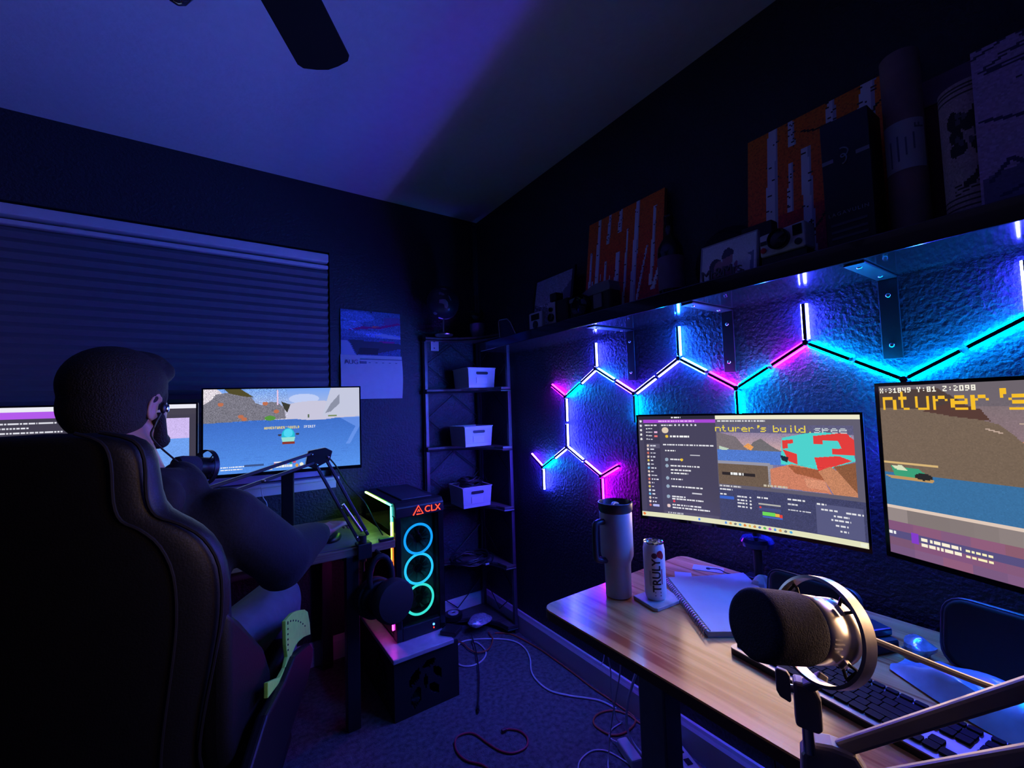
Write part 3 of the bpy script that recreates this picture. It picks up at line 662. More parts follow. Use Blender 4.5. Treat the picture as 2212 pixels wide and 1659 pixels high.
for z0, z1 in zip(ZT[:-1], ZT[1:]):
    zm = (z0+z1)/2
    for a, c in (((-.385, zm), (-.215, z1-.03)), ((-.385, zm), (-.215, z0+.02)), ((-.045, zm), (-.215, z1-.03)), ((-.045, zm), (-.215, z0+.02))):
        MB().cyl((a[0], -.027, a[1]), (c[0], -.027, c[1]), .0028, n=6).build('brace', M_blackmetal, rk, smooth=True)
        MB().cyl((-.027, a[0]+.027, a[1]), (-.027, c[0]+.027, c[1]), .0028, n=6).build('brace', M_blackmetal, rk, smooth=True)
# perforated baskets
m = bpy.data.materials.new('perforated_white_plastic'); m.use_nodes = True; nt = m.node_tree; bs = nt.nodes['Principled BSDF']; bs.inputs['Roughness'].default_value = .4
tc = nt.nodes.new('ShaderNodeTexCoord'); sp = nt.nodes.new('ShaderNodeSeparateXYZ'); nt.links.new(tc.outputs['Object'], sp.inputs[0])
def node(op, a, bb=None):
    x = nt.nodes.new('ShaderNodeMath'); x.operation = op
    for i, v in enumerate((a, bb)):
        if v is None: continue
        if isinstance(v, (int, float)): x.inputs[i].default_value = v
        else: nt.links.new(v, x.inputs[i])
    return x.outputs[0]
KX = math.pi/.0078
sx = node('ABSOLUTE', node('SINE', node('MULTIPLY', node('ADD', sp.outputs[0], sp.outputs[1]), KX))); sz = node('ABSOLUTE', node('SINE', node('MULTIPLY', sp.outputs[2], KX)))
hole = node('GREATER_THAN', node('MULTIPLY', sx, sz), .80)
zin = node('MULTIPLY', node('GREATER_THAN', sp.outputs[2], .016), node('LESS_THAN', sp.outputs[2], .098)); hole = node('MULTIPLY', hole, zin)
mx = nt.nodes.new('ShaderNodeMix'); mx.data_type = 'RGBA'; nt.links.new(hole, mx.inputs[0]); mx.inputs[6].default_value = (.48, .48, .50, 1); mx.inputs[7].default_value = (.10, .10, .13, 1)
nt.links.new(mx.outputs[2], bs.inputs['Base Color']); M_perf = m
def basket(loc, rz, label):
    t = thing('storage_basket', label, 'basket', loc, rz, 'white baskets on the corner rack')
    W, D, h, tw, fl = .090, .095, .112, .003, .92
    # tapered body with wall thickness, open at the top
    def ringz(k, z, ins): return [(sx_*(W*k-ins), sy_*(D*k-ins), z) for sx_, sy_ in ((-1, -1), (1, -1), (1, 1), (-1, 1))]
    vs = ringz(fl, 0, 0)+ringz(1, h, 0)+ringz(1, h, tw)+ringz(fl, tw, tw)
    fs = [(3, 2, 1, 0)] + [(i, (i+1) % 4, 4+(i+1) % 4, 4+i) for i in range(4)] + [(4+i, 4+(i+1) % 4, 8+(i+1) % 4, 8+i) for i in range(4)] + [(8+i, 8+(i+1) % 4, 12+(i+1) % 4, 12+i) for i in range(4)] + [(12, 13, 14, 15)]
    MB().add(vs, fs).build('basket_body', M_perf, t, bevel=.004, world=False)
    rim = MB()
    for a, c in (((-W, -D), (W, -D)), ((W, -D), (W, D)), ((W, D), (-W, D)), ((-W, D), (-W, -D))): rim.beam((*a, h), (*c, h), .009, .006)
    rim.build('rim', M_white, t, bevel=.002, world=False)
    MB().prism([(-.030+.008*math.cos(R(a)), .008*math.sin(R(a))) for a in range(90, 271, 30)]+[(.030+.008*math.cos(R(a)), .008*math.sin(R(a))) for a in range(-90, 91, 30)], (0, -D*.975-.0022, .083), (1, 0, 0), (0, 0, 1), (0, -1, 0), .003).build('handle_slot', M_blackplastic, t, world=False)
    MB().bx(-.036, .036, -D*.955-.0025, -D*.955-.0005, .026, .058).build('label_panel', M_white, t, world=False)
    return t
basket((-.136, -.155, 1.3550), 0, 'white perforated basket on the second shelf from the top of the corner rack')
basket((-.170, -.160, 1.0230), 0, 'white perforated basket on the third rack shelf, between two others')
basket((-.190, -.170, .6890), R(-3), 'white perforated basket heaped with black cables, lowest on the rack')
def coil(name, label, c, r0, zs, n, rr, material, jitter, origin):
    b = MB()
    for k in range(n):
        rad = r0*(.6+.4*random.random()); cx, cy = c[0]+random.uniform(-1, 1)*jitter, c[1]+random.uniform(-1, 1)*jitter; z = c[2]+zs*k/n; ph = random.random()*6
        b.tube([(cx+rad*math.cos(ph+2*math.pi*i/16), cy+rad*.8*math.sin(ph+2*math.pi*i/16), z+.008*math.sin(3*2*math.pi*i/16+ph)) for i in range(16)], rr, 6, closed=True)
    o = b.build(name, material, None, smooth=True, origin=origin); return tag(o, label, 'cable')
coil('cable_bundle', 'tangled black cables heaped in the lowest rack basket', (-.19, -.17, .792), .078, .05, 9, .0042, M_cableblack, .008, (-.19, -.17, .78))
coil('cable_bundle', 'coiled black cable lying on the rack shelf under the baskets', (-.20, -.18, .379), .13, .03, 6, .004, M_cableblack, .02, (-.20, -.18, .372))
MB().bx(-.17, -.148, -.29, -.282, .374, .382).build('cable_tag', M_white, None, bevel=.001, origin=(-.16, -.285, .374)); tag(bpy.data.objects['cable_tag'], 'tiny white cable tag on the rack shelf with the coil', 'tag')
# globe
gl = thing('desk_globe', 'dark globe with pale continents on top of the corner rack', 'globe', (-.315, -.13, 1.657))
gc = Vector((-.322, -.15, 1.85))
MB().ball(gc, .092, 32, 20).build('sphere', mat('dark_globe_sea', (.022, .020, .04), .4), gl, smooth=True)
M_land = mat('pale_globe_land', (.22, .20, .30), .6)
tocam = (Vector((-1.387, -2.383, 1.2447))-gc).normalized(); gx = tocam.cross(Vector((0, 0, 1))).normalized()*-1; gy = gx.cross(tocam)*-1
gx = Vector((0, 0, 1)).cross(tocam).normalized(); gy = tocam.cross(gx)
def land(pts):
    b = MB(); pts = [Vector((p[0], p[1], 0)) for p in pts]; c = sum(pts, Vector())/len(pts)
    def on(p):
        d = gx*p.x+gy*p.y; z2 = max(0.02, 1-p.x**2-p.y**2); return gc+(d+tocam*math.sqrt(z2)).normalized()*.0932
    ring = [on(p) for p in pts]; mid_ = [on(c+(p-c)*.5) for p in pts]; n = len(pts)
    b.add(ring+mid_+[on(c)], [(i, (i+1) % n, n+(i+1) % n, n+i) for i in range(n)]+[(n+i, n+(i+1) % n, 2*n) for i in range(n)]); b.build('continent', M_land, gl, smooth=True)
land([(-.22, .16), (.0, .19), (.14, .18), (.20, .10), (.28, .02), (.30, -.2), (.2, -.36), (.08, -.3), (.06, -.12), (-.06, -.06), (-.24, -.05)])
land([(-.26, .56), (-.18, .62), (.05, .52), (.1, .44), (-.02, .40), (-.12, .46), (-.22, .44)]); land([(.3, .42), (.38, .36), (.5, .1), (.42, .12)]); land([(-.15, .82), (.1, .86), (.28, .76), (.1, .72)])
land([(-.62, -.62), (-.5, -.56), (-.36, -.66), (-.42, -.74), (-.55, -.74)]); land([(.28, -.38), (.4, -.34), (.38, -.48), (.28, -.5)])
MB().tube([gc+Vector((.096*math.sin(R(a)), 0, -.096*math.cos(R(a)))) for a in range(-20, 161, 15)], .004, 8).build('meridian', M_steel, gl, smooth=True)
MB().cyl((-.322, -.15, 1.672), (-.322, -.15, 1.756), .005).build('stem', M_steel, gl, smooth=True)
MB().lathe((-.322, -.15, 1.657), (0, 0, 1), [(.05, 0), (.052, .006), (.03, .012), (.008, .02)], 28).build('base', M_steel, gl, smooth=True)
# potted plant
pt = thing('potted_plant', 'small leafy plant in a grey pot on the corner rack', 'potted plant', (-.10, -.15, 1.657))
MB().lathe((-.10, -.15, 1.657), (0, 0, 1), [(.030, 0), (.034, .004), (.045, .05), (.046, .084), (.042, .086), (.040, .076), (.002, .076)], 28).build('pot', mat('grey_blue_pot', (.16, .17, .24), .6), pt, smooth=True)
M_leaf = mat('dark_green_leaf', (.012, .05, .022), .5)
for k in range(16):
    a = k*2.4; h = .04+.05*random.random(); r = .05+.05*random.random(); d = Vector((math.cos(a), math.sin(a), 0)); r = min(r, .078 if d.x > .3 or d.y > .3 else r)
    p0 = Vector((-.10, -.15, 1.735)); p1 = p0+d*r*.5+Vector((0, 0, h)); p2 = p0+d*r+Vector((0, 0, h*.75)); sd = Vector((-d.y, d.x, 0))*.014
    MB().add([p0, p1+sd, p1-sd, p2, p1+Vector((0, 0, -.004)), p0+Vector((.001, 0, -.002))], [(0, 1, 4), (0, 4, 2), (1, 3, 4), (4, 3, 2), (0, 2, 3, 1)]).build('leaf', M_leaf, pt)
# bottom shelf: plastic bag parcel and tape spool
def lump(name, c, rad, material, label, cat, seed, amp=.35, n=22, m=14, flat=None, crease=3):
    rs = np.random.RandomState(seed); k = rs.normal(0, 1, (crease*3, 3)); ph = rs.uniform(0, 6, crease*3)
    b = MB().ball((0, 0, 0), 1, n, m); out = []
    for v in b.v:
        f = 1+amp*sum(math.sin(3*Vector(kk).dot(v)+pp) for kk, pp in zip(k, ph))/(crease*3)**.5*.5
        f += amp*.5*abs(math.sin(5*Vector(k[0]).dot(v)+ph[0]))
        w = Vector((v.x*rad[0]*f, v.y*rad[1]*f, v.z*rad[2]*f)); w.z = max(w.z, -rad[2]*.55); out.append(w)
    mz = min(w.z for w in out); b.v = [w+Vector((c[0], c[1], c[2]-mz)) for w in out]
    o = b.build(name, material, None, smooth=True, origin=c, angle=25); return tag(o, label, cat)
M_clear = mat('crinkled_plastic', (.34, .34, .42), .18, var=.3, vscale=60, spec=.8)
lump('plastic_packet', (-.185, -.225, .0475), (.062, .05, .024), M_clear, 'crumpled clear plastic packet on the bottom rack shelf', 'packet', 5, .25)
sp_ = thing('tape_spool', 'dark round spool with a pale centre on the bottom rack shelf', 'spool', (-.275, -.085, .047))
MB().lathe((-.275, -.085, .047), (0, 0, 1), [(.05, 0), (.052, .004), (.052, .024), (.03, .026)], 28).build('reel', M_blackplastic, sp_, smooth=True)
MB().lathe((-.275, -.085, .0735), (0, 0, 1), [(.03, 0), (.03, .004), (.014, .006), (.012, .0)], 24).build('hub', M_cablewhite, sp_, smooth=True)
# ================================================================== MONITORS
def monitor(name, label, c, yaw, W, Hh, pic, bez=.008, chin=.012, curve=None, tilt=0, arm=None, thick=.03, gain=1.0, lamp=None):
    """c = centre of the screen; yaw = direction the screen faces (angle of its normal, 0 = +x)"""
    c = Vector(c); n = Vector((math.cos(yaw), math.sin(yaw), 0)); n = (n*math.cos(tilt)+Vector((0, 0, math.sin(tilt)))).normalized()
    rt = Vector((0, 0, 1)).cross(n).normalized(); up = n.cross(rt)        # rt: viewer's right
    t = thing(name, label, 'monitor', (c.x, c.y, c.z-Hh/2))
    def P(x, y, d=0):                                                    # x to viewer's right, curved towards viewer at the ends
        s = (curve-math.sqrt(curve**2-x*x)) if curve else 0
        return c+rt*x+up*y+n*(s+d)
    N = 16 if curve else 1
    xs = [-W/2-bez+(W+2*bez)*i/N for i in range(N+1)]
    b = MB(); y0, y1 = -Hh/2-chin, Hh/2+bez; vs = []
    for x in xs: vs += [P(x, y0, -.002), P(x, y1, -.002), P(x, y1*.98, -thick), P(x, y0*.98, -thick)]
    fs = []
    for i in range(N):
        a, e = i*4, i*4+4
        for k in range(4): fs.append((a+k, a+(k+1) % 4, e+(k+1) % 4, e+k))
    fs += [(0, 3, 2, 1), (N*4, N*4+1, N*4+2, N*4+3)]
    hs = b.add(vs, fs).build('housing', M_blackplastic, t, bevel=.002)
    # bezel as four raised bars
    for (xa, xb, ya, yb) in ((-W/2-bez, W/2+bez, -Hh/2-chin, -Hh/2), (-W/2-bez, W/2+bez, Hh/2, Hh/2+bez), (-W/2-bez, -W/2, -Hh/2, Hh/2), (W/2, W/2+bez, -Hh/2, Hh/2)):
        M_ = max(1, round(N*(xb-xa)/W)); vs = []
        for i in range(M_+1):
            x = xa+(xb-xa)*i/M_; vs += [P(x, ya, .0015), P(x, yb, .0015), P(x, yb, -.003), P(x, ya, -.003)]
        fs = [(0, 3, 2, 1), (M_*4, M_*4+1, M_*4+2, M_*4+3)]
        for i in range(M_):
            for k in range(4): fs.append((i*4+k, i*4+(k+1) % 4, i*4+4+(k+1) % 4, i*4+4+k))
        MB().add(vs, fs).build('bezel', M_gloss, t)
    pic.build('screen', lambda u, v: P(-W/2+W*u, Hh/2-Hh*v, 0), M_screen, t)
    if lamp: screen_light('screen_glow', c+n*.012, n, up, W*.96, Hh*.94, *lamp)
    if arm: arm(t, c, n, rt, up, P)
    return t
def game_sea(p, horizon=.38):
    p.grad(0, 0, 1, horizon, (120, 165, 245), (205, 200, 215)); p.grad(0, horizon, 1, 1, (62, 110, 200), (88, 148, 238)); p.speck(0, horizon, 1, 1, .025)
# ---- the game seen on the seated person's right-hand monitor
p = Pic(300, 168, (90, 140, 230)); game_sea(p)
p.ell(.03, .12, .09, .14, (225, 215, 225)); p.ell(.62, .13, .1, .06, (190, 205, 245)); p.ell(.70, .28, .25, .12, (200, 198, 220)); p.poly([(.80, 0), (1, 0), (1, .36), (.74, .36)], (196, 200, 222)); p.poly([(.86, .08), (.80, .2), (.76, .32), (.80, .30), (.86, .2)], (140, 145, 165))
p.poly([(0, .18), (.05, .12), (.07, .06), (.14, .04), (.18, .02), (.24, .06), (.28, .09), (.31, .17), (.35, .2), (.40, .16), (.45, .17), (.49, .24), (.50, .37), (0, .40)], (122, 120, 132)); p.speck(0, 0, .51, .40, .12)
p.poly([(.12, 0), (.22, 0), (.30, .10), (.24, .09), (.15, .05)], (82, 76, 40)); p.poly([(.47, .16), (.53, .2), (.51, .3), (.49, .25)], (60, 60, 50))
for x, y in ((.10, .18), (.22, .33), (.37, .18), (.44, .28), (.24, .36)): p.ell(x, y, .018, .022, (190, 112, 80))
p.ell(.40, .36, .035, .03, (86, 150, 60)); p.rect(.78, .345, .84, .365, (120, 140, 90)); p.rect(.645, .33, .652, .37, (80, 100, 70)); p.rect(.445, .02, .452, .20, (225, 195, 225))
p.poly([(.86, .38), (1, .37), (1, .5), (.93, .72), (.9, .72), (.97, .5)], (120, 160, 245), .6)
for k in range(60):
    x, y = random.uniform(.05, .9), random.uniform(.45, .95); p.rect(x, y, x+random.uniform(.02, .06), y+.006, (72, 122, 215))
p.text(.350, .468, "(ADVENTURER'S", (250, 225, 90)); p.text(.350+13*4/300, .468, "GUILD)", (250, 225, 90)); p.text(.350+20*4/300, .468, "SPIRIT", (235, 235, 235))
p.ell(.515, .575, .042, .085, (40, 190, 215)); p.ell(.515, .55, .03, .05, (80, 215, 245)); p.poly([(.47, .60), (.56, .60), (.55, .67), (.48, .67)], (150, 225, 215)); p.rect(.478, .655, .558, .685, (140, 55, 40)); p.ell(.575, .565, .012, .012, (60, 60, 80)); p.ell(.46, .57, .012, .012, (60, 60, 80))
p.rect(.24, .905, .36, .93, (60, 85, 140)); p.scribble(.10, .915, .14, (245, 245, 245), .016); p.scribble(.10, .945, .13, (245, 245, 245), .016); p.rect(.425, .89, .52, .905, (250, 240, 240)); p.scribble(.425, .91, .08, (225, 60, 60), .018); p.scribble(.42, .935, .12, (240, 240, 235), .03); p.rect(.395, .945, .415, .98, (240, 225, 200)); p.rect(.545, .90, .565, .915, (210, 60, 90)); p.ell(.60, .94, .012, .022, (240, 240, 220)); p.ell(.57, .95, .01, .02, (225, 160, 60)); p.ell(.53, .915, .008, .014, (40, 170, 120))
def desk_stand(zfoot):
    def f(t, c, n, rt, up, P):
        back = Vector((c.x, c.y, 0))-Vector((n.x, n.y, 0))*.05
        MB().beam((back.x, back.y, zfoot+.01), (back.x, back.y, c.z-.02), .05, .018, up=(n.x, n.y, 0)).build('stand_neck', M_blackplastic, t, bevel=.004)
        MB().box((back.x, back.y, c.z-.03), (.02, .10, .10), Matrix.Rotation(math.atan2(n.y, n.x), 3, 'Z')).build('mount_plate', M_blackplastic, t, bevel=.003)
        MB().box((back.x+n.x*.03, back.y+n.y*.03, zfoot+.0065), (.17, .24, .012), Matrix.Rotation(math.atan2(n.y, n.x), 3, 'Z')).build('stand_base', M_blackplastic, t, bevel=.004)
    return f
ml = Vector((-1.444, -.22)); mr = Vector((-.848, -.365)); d_ = (mr-ml); yaw1 = math.atan2(d_.y, d_.x)-math.pi/2
monitor('game_monitor', 'flat monitor showing a blue sea game with grey cliffs, under the calendar', ((ml.x+mr.x)/2, (ml.y+mr.y)/2, 1.176), yaw1, d_.length-.014, .350, p, bez=.006, chin=.014, arm=desk_stand(.70), lamp=(.6, (.38, .55, 1.0), 140))
# ---- chat window monitor behind the seated person's head
p = Pic(220, 124, (66, 62, 78)); p.rect(0, 0, 1, .05, (235, 235, 245)); p.rect(0, .05, .42, .12, (178, 90, 235)); p.rect(.42, .05, 1, .12, (70, 66, 80))
for k in range(16):
    p.scribble(.02, .16+.05*k, random.uniform(.1, .34), (225, 225, 235), .018)
    if k % 4 == 1: p.ell(.04, .17+.05*k, .012, .02, (70, 200, 110))
p.rect(.56, .16, .965, .40, (205, 185, 240)); p.rect(.56, .40, .965, .98, (110, 160, 240)); p.speck(.56, .16, .965, .98, .03)
monitor('chat_monitor', 'monitor with a chat window and game preview behind the person\'s head', (-1.745, -.268, 1.130), R(-90-5), .575, .323, p, bez=.006, chin=.014, arm=desk_stand(.70), lamp=(.08, (.7, .7, 1.0)))

# ================================================================== SEATED PERSON'S DESK
dk = thing('window_desk', 'wooden desk with black legs under the window', 'desk', (-1.65, -.30, 0))
MB().bx(-2.6, -.772, -.578, -.022, .668, .700).build('desktop', M_wood2, dk, bevel=.003)
for x in (-.945, -2.5):
    for y in (-.555, -.06): MB().bx(x-.025, x+.025, y-.02, y+.02, 0, .668).build('leg', M_blackmetal, dk, bevel=.003)
    MB().bx(x-.02, x+.02, -.535, -.08, .635, .667).build('side_rail', M_blackmetal, dk)
MB().bx(-2.475, -.97, -.085, -.06, .60, .667).build('back_rail', M_blackmetal, dk)
MB().bx(-.836, -.776, -.576, -.552, .7004, .712).build('corner_pad', M_blackplastic, None, bevel=.003, origin=(-.806, -.564, .7004)); tag(bpy.data.objects['corner_pad'], 'black pad on the front right corner of the window desk', 'pad')
# keyboard, mouse pad and mouse of the seated person
kb = thing('compact_keyboard', 'dark compact keyboard on the window desk beside the arm', 'keyboard', (-1.40, -.37, .7005))
MB().bx(-1.55, -1.245, -.43, -.315, .7005, .716).build('case', M_blackplastic, kb, bevel=.004)
ck = None
for r in range(5):
    for c in range(14):
        x, y = -1.535+c*.0212, -.418+r*.0212
        if ck is None: ck = MB().bx(x-.0085, x+.0085, y-.0085, y+.0085, .7165, .722).build('key', M_blackmatte, kb)
        else: share(ck, 'key', kb, (c*.0212, r*.0212, 0))
MB().bx(-1.13, -.88, -.56, -.20, .7004, .7034).build('mouse_pad', mat('plum_mouse_pad', (.16, .11, .16), .8), None, bevel=.001, origin=(-1.0, -.4, .7004)); tag(bpy.data.objects['mouse_pad'], 'purple lit mouse pad under the person\'s right hand', 'mouse pad')
mo = thing('computer_mouse', 'dark mouse under the person\'s right hand', 'mouse', (-.985, -.42, .704))
MB().ball((-.985, -.42, .712), (.030, .055, .022), 20, 12, Matrix.Rotation(R(-30), 3, 'Z')).build('shell', M_blackplastic, mo, smooth=True)
# ---- microphone on a black boom arm
bm_ = thing('black_boom_arm', 'black scissor boom arm clamped to the window desk', 'boom arm', (-.91, -.565, .70))
BASE = Vector((-.905, -.585, .735)); JT = Vector((-1.072, -.62, 1.080)); ME = Vector((-1.42, -.74, 1.000))
MB().bx(-.93, -.875, -.598, -.55, .655, .665).bx(-.93, -.875, -.602, -.586, .655, .715).bx(-.93, -.875, -.598, -.55, .7035, .715).build('clamp', M_blackmetal, bm_, bevel=.003)
MB().cyl((-.903, -.575, .64), (-.903, -.575, .655), .012).cyl((-.903, -.575, .60), (-.903, -.575, .655), .004).build('clamp_screw', M_blackmetal, bm_, smooth=True)
MB().cyl((-.905, -.575, .71), (-.905, -.575, .745), .016).build('swivel', M_blackmetal, bm_, smooth=True)
dv = (JT-BASE).normalized(); sdv = dv.cross(Vector((0, 1, 0))).normalized()
for s_ in (-1, 1): MB().beam(BASE+sdv*.020*s_, JT+sdv*.020*s_+Vector((0, 0, -.012)), .011, .011).build('lower_bar', M_blackmetal, bm_, bevel=.002)
dv2 = (ME-JT).normalized(); sd2 = dv2.cross(Vector((0, 1, 0))).normalized()
for s_ in (-1, 1): MB().beam(JT+sd2*.018*s_, ME+sd2*.018*s_, .011, .011).build('upper_bar', M_blackmetal, bm_, bevel=.002)
el = MB().prism([(-.05, -.03), (-.02, -.045), (.035, -.02), (.045, .015), (.02, .03), (-.04, .022)], JT+Vector((0, .008, 0)), (1, 0, 0), (0, 0, 1), (0, -1, 0), .022).build('elbow_joint', M_blackmetal, bm_, bevel=.003)
for x, z in ((-.028, .008), (.028, -.006), (-.012, -.03)): MB().ball(JT+Vector((x, -.015, z)), (.006, .004, .006), 12, 6).build('rivet', M_chrome, el, smooth=True)
for q in (BASE+dv*.02+sdv*.02, BASE+dv*.02-sdv*.02, BASE+dv*.16+sdv*.02): MB().ball(q+Vector((0, -.008, 0)), (.005, .004, .005), 12, 6).build('rivet', M_chrome, bm_, smooth=True)
MB().cyl(BASE+dv*.03-sdv*.006+Vector((0, -.006, 0)), BASE+dv*.17+sdv*.008+Vector((0, -.006, 0)), .006, n=10).build('spring', M_steel, bm_, smooth=True)
MB().ball(JT.lerp(ME, .55)+sd2*.018+Vector((0, -.008, 0)), (.006, .004, .006), 12, 6).build('rivet', M_chrome, bm_, smooth=True)
MB().tube([JT+Vector((.01, .01, .02)), (-1.0, -.55, 1.03), (-.93, -.45, .93), (-.86, -.43, .85), (-.82, -.45, .76), (-.80, -.5, .707)], .003, 6, smooth=6).build('arm_cable', M_cableblack, bm_, smooth=True)
mk = thing('black_microphone', 'black broadcast microphone in a round shock mount before the person\'s face', 'microphone', (-1.43, -.75, 1.03))
mc = Vector((-1.452, -.770, 1.092)); ma = Vector((.80, .55, -.12)).normalized()
MB().lathe(mc-ma*.05, ma, [(.02, 0), (.031, .006), (.034, .02), (.034, .058), (.031, .062)], 24).build('foam_cover', M_foam, mk, smooth=True)
MB().lathe(mc+ma*.012, ma, [(.029, 0), (.030, .006), (.030, .05), (.022, .055)], 24).build('body', M_blackmetal, mk, smooth=True)
MB().lathe(mc+ma*.034, ma, [(.050, 0), (.053, 0), (.053, .014), (.050, .014), (.050, 0)], 36, cap=False).build('shock_ring', M_blackmetal, mk, smooth=True)
x_, y_ = MB().ring_frame(ma)
for k in range(4):
    a = R(45+90*k); d = x_*math.cos(a)+y_*math.sin(a); s_ = ma.cross(d)
    for e in (-.008, .008): MB().cyl(mc+ma*.041+d*.029+s_*e, mc+ma*.041+d*.051+s_*e, .0018, n=6).build('band', M_cableblack, mk)
MB().beam(mc+ma*.041+Vector((0, 0, -.052)), ME+Vector((0, 0, .0)), .014, .010).build('yoke', M_blackmetal, mk, bevel=.002)

# ================================================================== GAMING TOWER
PX0, PX1, PY0, PY1, PZ0, PZ1 = -.757, -.530, -.535, -.075, .252, .835
pcs = thing('tower_stand', 'white topped stand with black leaf cut-out sides under the computer tower', 'stand', (-.69, -.40, 0))
M_standtop = mat('pale_laminate', (.42, .38, .45), .35)
MB().bx(-.812, -.545, -.645, -.05, .232, .250).build('top_board', M_standtop, pcs, bevel=.003)
def panel_with_holes(o, ux, uy, un, W, Hh, holes, t=.012):
    """board with cut-outs: grid of cells minus the cells inside the holes"""
    b = MB(); N, K = 46, 40; o, ux, uy, un = Vector(o), Vector(ux), Vector(uy), Vector(un)
    def solid(i, j):
        if i < 0 or j < 0 or i >= N or j >= K: return False
        x, y = (i+.5)/N, (j+.5)/K
        for hx, hy, rx, ry, a in holes:
            dx, dy = (x-hx)*W, (y-hy)*Hh; c, s = math.cos(R(a)), math.sin(R(a)); u, v = dx*c+dy*s, -dx*s+dy*c
            if abs(v) < rx and (u/(ry))**2+(abs(v)/rx) < 1: return False
        return True
    idx = {}
    def V(i, j, k):
        if (i, j, k) not in idx: idx[(i, j, k)] = len(b.v); b.v.append(o+ux*(W*i/N)+uy*(Hh*j/K)+un*(t*k))
        return idx[(i, j, k)]
    for i in range(N):
        for j in range(K):
            if not solid(i, j): continue
            b.f.append((V(i, j, 0), V(i, j+1, 0), V(i+1, j+1, 0), V(i+1, j, 0))); b.f.append((V(i, j, 1), V(i+1, j, 1), V(i+1, j+1, 1), V(i, j+1, 1)))
            for di, dj, a, c in ((-1, 0, (i, j), (i, j+1)), (1, 0, (i+1, j+1), (i+1, j)), (0, -1, (i+1, j), (i, j)), (0, 1, (i, j+1), (i+1, j+1))):
                if not solid(i+di, j+dj): b.f.append((V(*a, 0), V(*a, 1), V(*c, 1), V(*c, 0)))
    return b
leaf = [(.30, .62, .020, .040, 60), (.52, .78, .018, .034, 20), (.66, .58, .016, .034, 120), (.32, .28, .022, .044, 75), (.60, .32, .018, .036, 130), (.47, .5, .010, .03, 90)]
panel_with_holes((-.805, -.632, .0), (1, 0, 0), (0, 0, 1), (0, 1, 0), .285, .232, leaf).build('front_panel', M_blackmatte, pcs)
panel_with_holes((-.805, -.62, .0), (0, 1, 0), (0, 0, 1), (1, 0, 0), .55, .232, [(h[0]*.5+.05, h[1], h[2], h[3], h[4]) for h in leaf]).build('side_panel', M_blackmatte, pcs)
MB().bx(-.565, -.552, -.60, -.07, 0, .232).build('side_panel', M_blackmatte, pcs)
pc = thing('computer_tower', 'black gaming computer tower with three glowing ring fans and a red lit logo', 'computer', ((PX0+PX1)/2, -.3, PZ0))
MB().bx(PX0+.004, PX1, PY0+.03, PY1, PZ0, PZ0+.10).bx(PX1-.006, PX1, PY0+.03, PY1, PZ0+.10, PZ1).bx(PX0+.004, PX1-.006, PY1-.006, PY1, PZ0+.10, PZ1).build('chassis', M_blackmetal, pc, bevel=.003)
# dark top with raised middle plate
MB().bx(PX0, PX1, PY0+.02, PY1, PZ1-.012, PZ1).build('top_panel', M_blackplastic, pc, bevel=.004)
MB().bx(PX0+.05, PX1-.03, PY0+.06, PY1-.03, PZ1+.0002, PZ1+.006).build('top_filter', mat('dark_blue_grey_mesh', (.05, .05, .07), .6), pc, bevel=.003)
# tinted side window, strip lights
M_tint = bpy.data.materials.new('tinted_glass'); M_tint.use_nodes = True; nt = M_tint.node_tree; nt.nodes.clear()
o_ = nt.nodes.new('ShaderNodeOutputMaterial'); mxs = nt.nodes.new('ShaderNodeMixShader'); tr = nt.nodes.new('ShaderNodeBsdfTransparent'); tr.inputs[0].default_value = (.35, .38, .42, 1)
gs = nt.nodes.new('ShaderNodeBsdfGlossy'); gs.inputs['Roughness'].default_value = .04; fr = nt.nodes.new('ShaderNodeFresnel'); fr.inputs[0].default_value = 1.45
nt.links.new(fr.outputs[0], mxs.inputs[0]); nt.links.new(tr.outputs[0], mxs.inputs[1]); nt.links.new(gs.outputs[0], mxs.inputs[2]); nt.links.new(mxs.outputs[0], o_.inputs[0])
sw = MB().bx(PX0, PX0+.004, PY0+.045, PY1-.01, PZ0+.02, PZ1-.016).build('side_window', M_tint, pc)
G = emit('strip_green', (.10, 1.0, .06), 22); Y_ = emit('strip_yellow', (.40, 1.0, .10), 22); C_ = emit('strip_cyan', (.1, .9, .8), 6); O_ = emit('strip_orange', (1.0, .22, .03), 6); MGS = emit('strip_magenta', (1.0, .02, .75), 24)
ys = [PY1-.02-(PY1-.02-(PY0+.045))*k/6 for k in range(7)]
for k in range(6): MB().bx(PX0-.005, PX0-.001, ys[k], ys[k+1], PZ1-.013, PZ1-.006).build('light_strip', [Y_, Y_, Y_, G, G, C_][k], pc)
for k, mt_ in enumerate((C_, Y_, O_, O_, MGS, MGS, MGS, MGS)):
    MB().bx(PX0-.005, PX0-.001, PY0+.040, PY0+.047, PZ1-.016-(k+1)*.066, PZ1-.016-k*.066).build('light_strip', mt_, pc)
# inside: board and a green ring fan seen through the window
MB().bx(PX1-.03, PX1-.02, PY0+.06, PY1-.02, PZ0+.12, PZ1-.03).build('circuit_board', mat('dark_board', (.01, .014, .012), .5), pc)
MB().torus((PX0+.05, -.40, PZ1-.11), (1, 0, .0), .058, .004, 40, 6).build('ring_fan_light', emit('fan_green', (.25, 1.0, .12), 5), pc)
MB().lathe((PX0+.055, -.40, PZ1-.11), (1, 0, 0), [(.002, 0), (.02, 0), (.02, .02), (.002, .02)], 20).build('cooler_hub', M_blackplastic, pc, smooth=True)
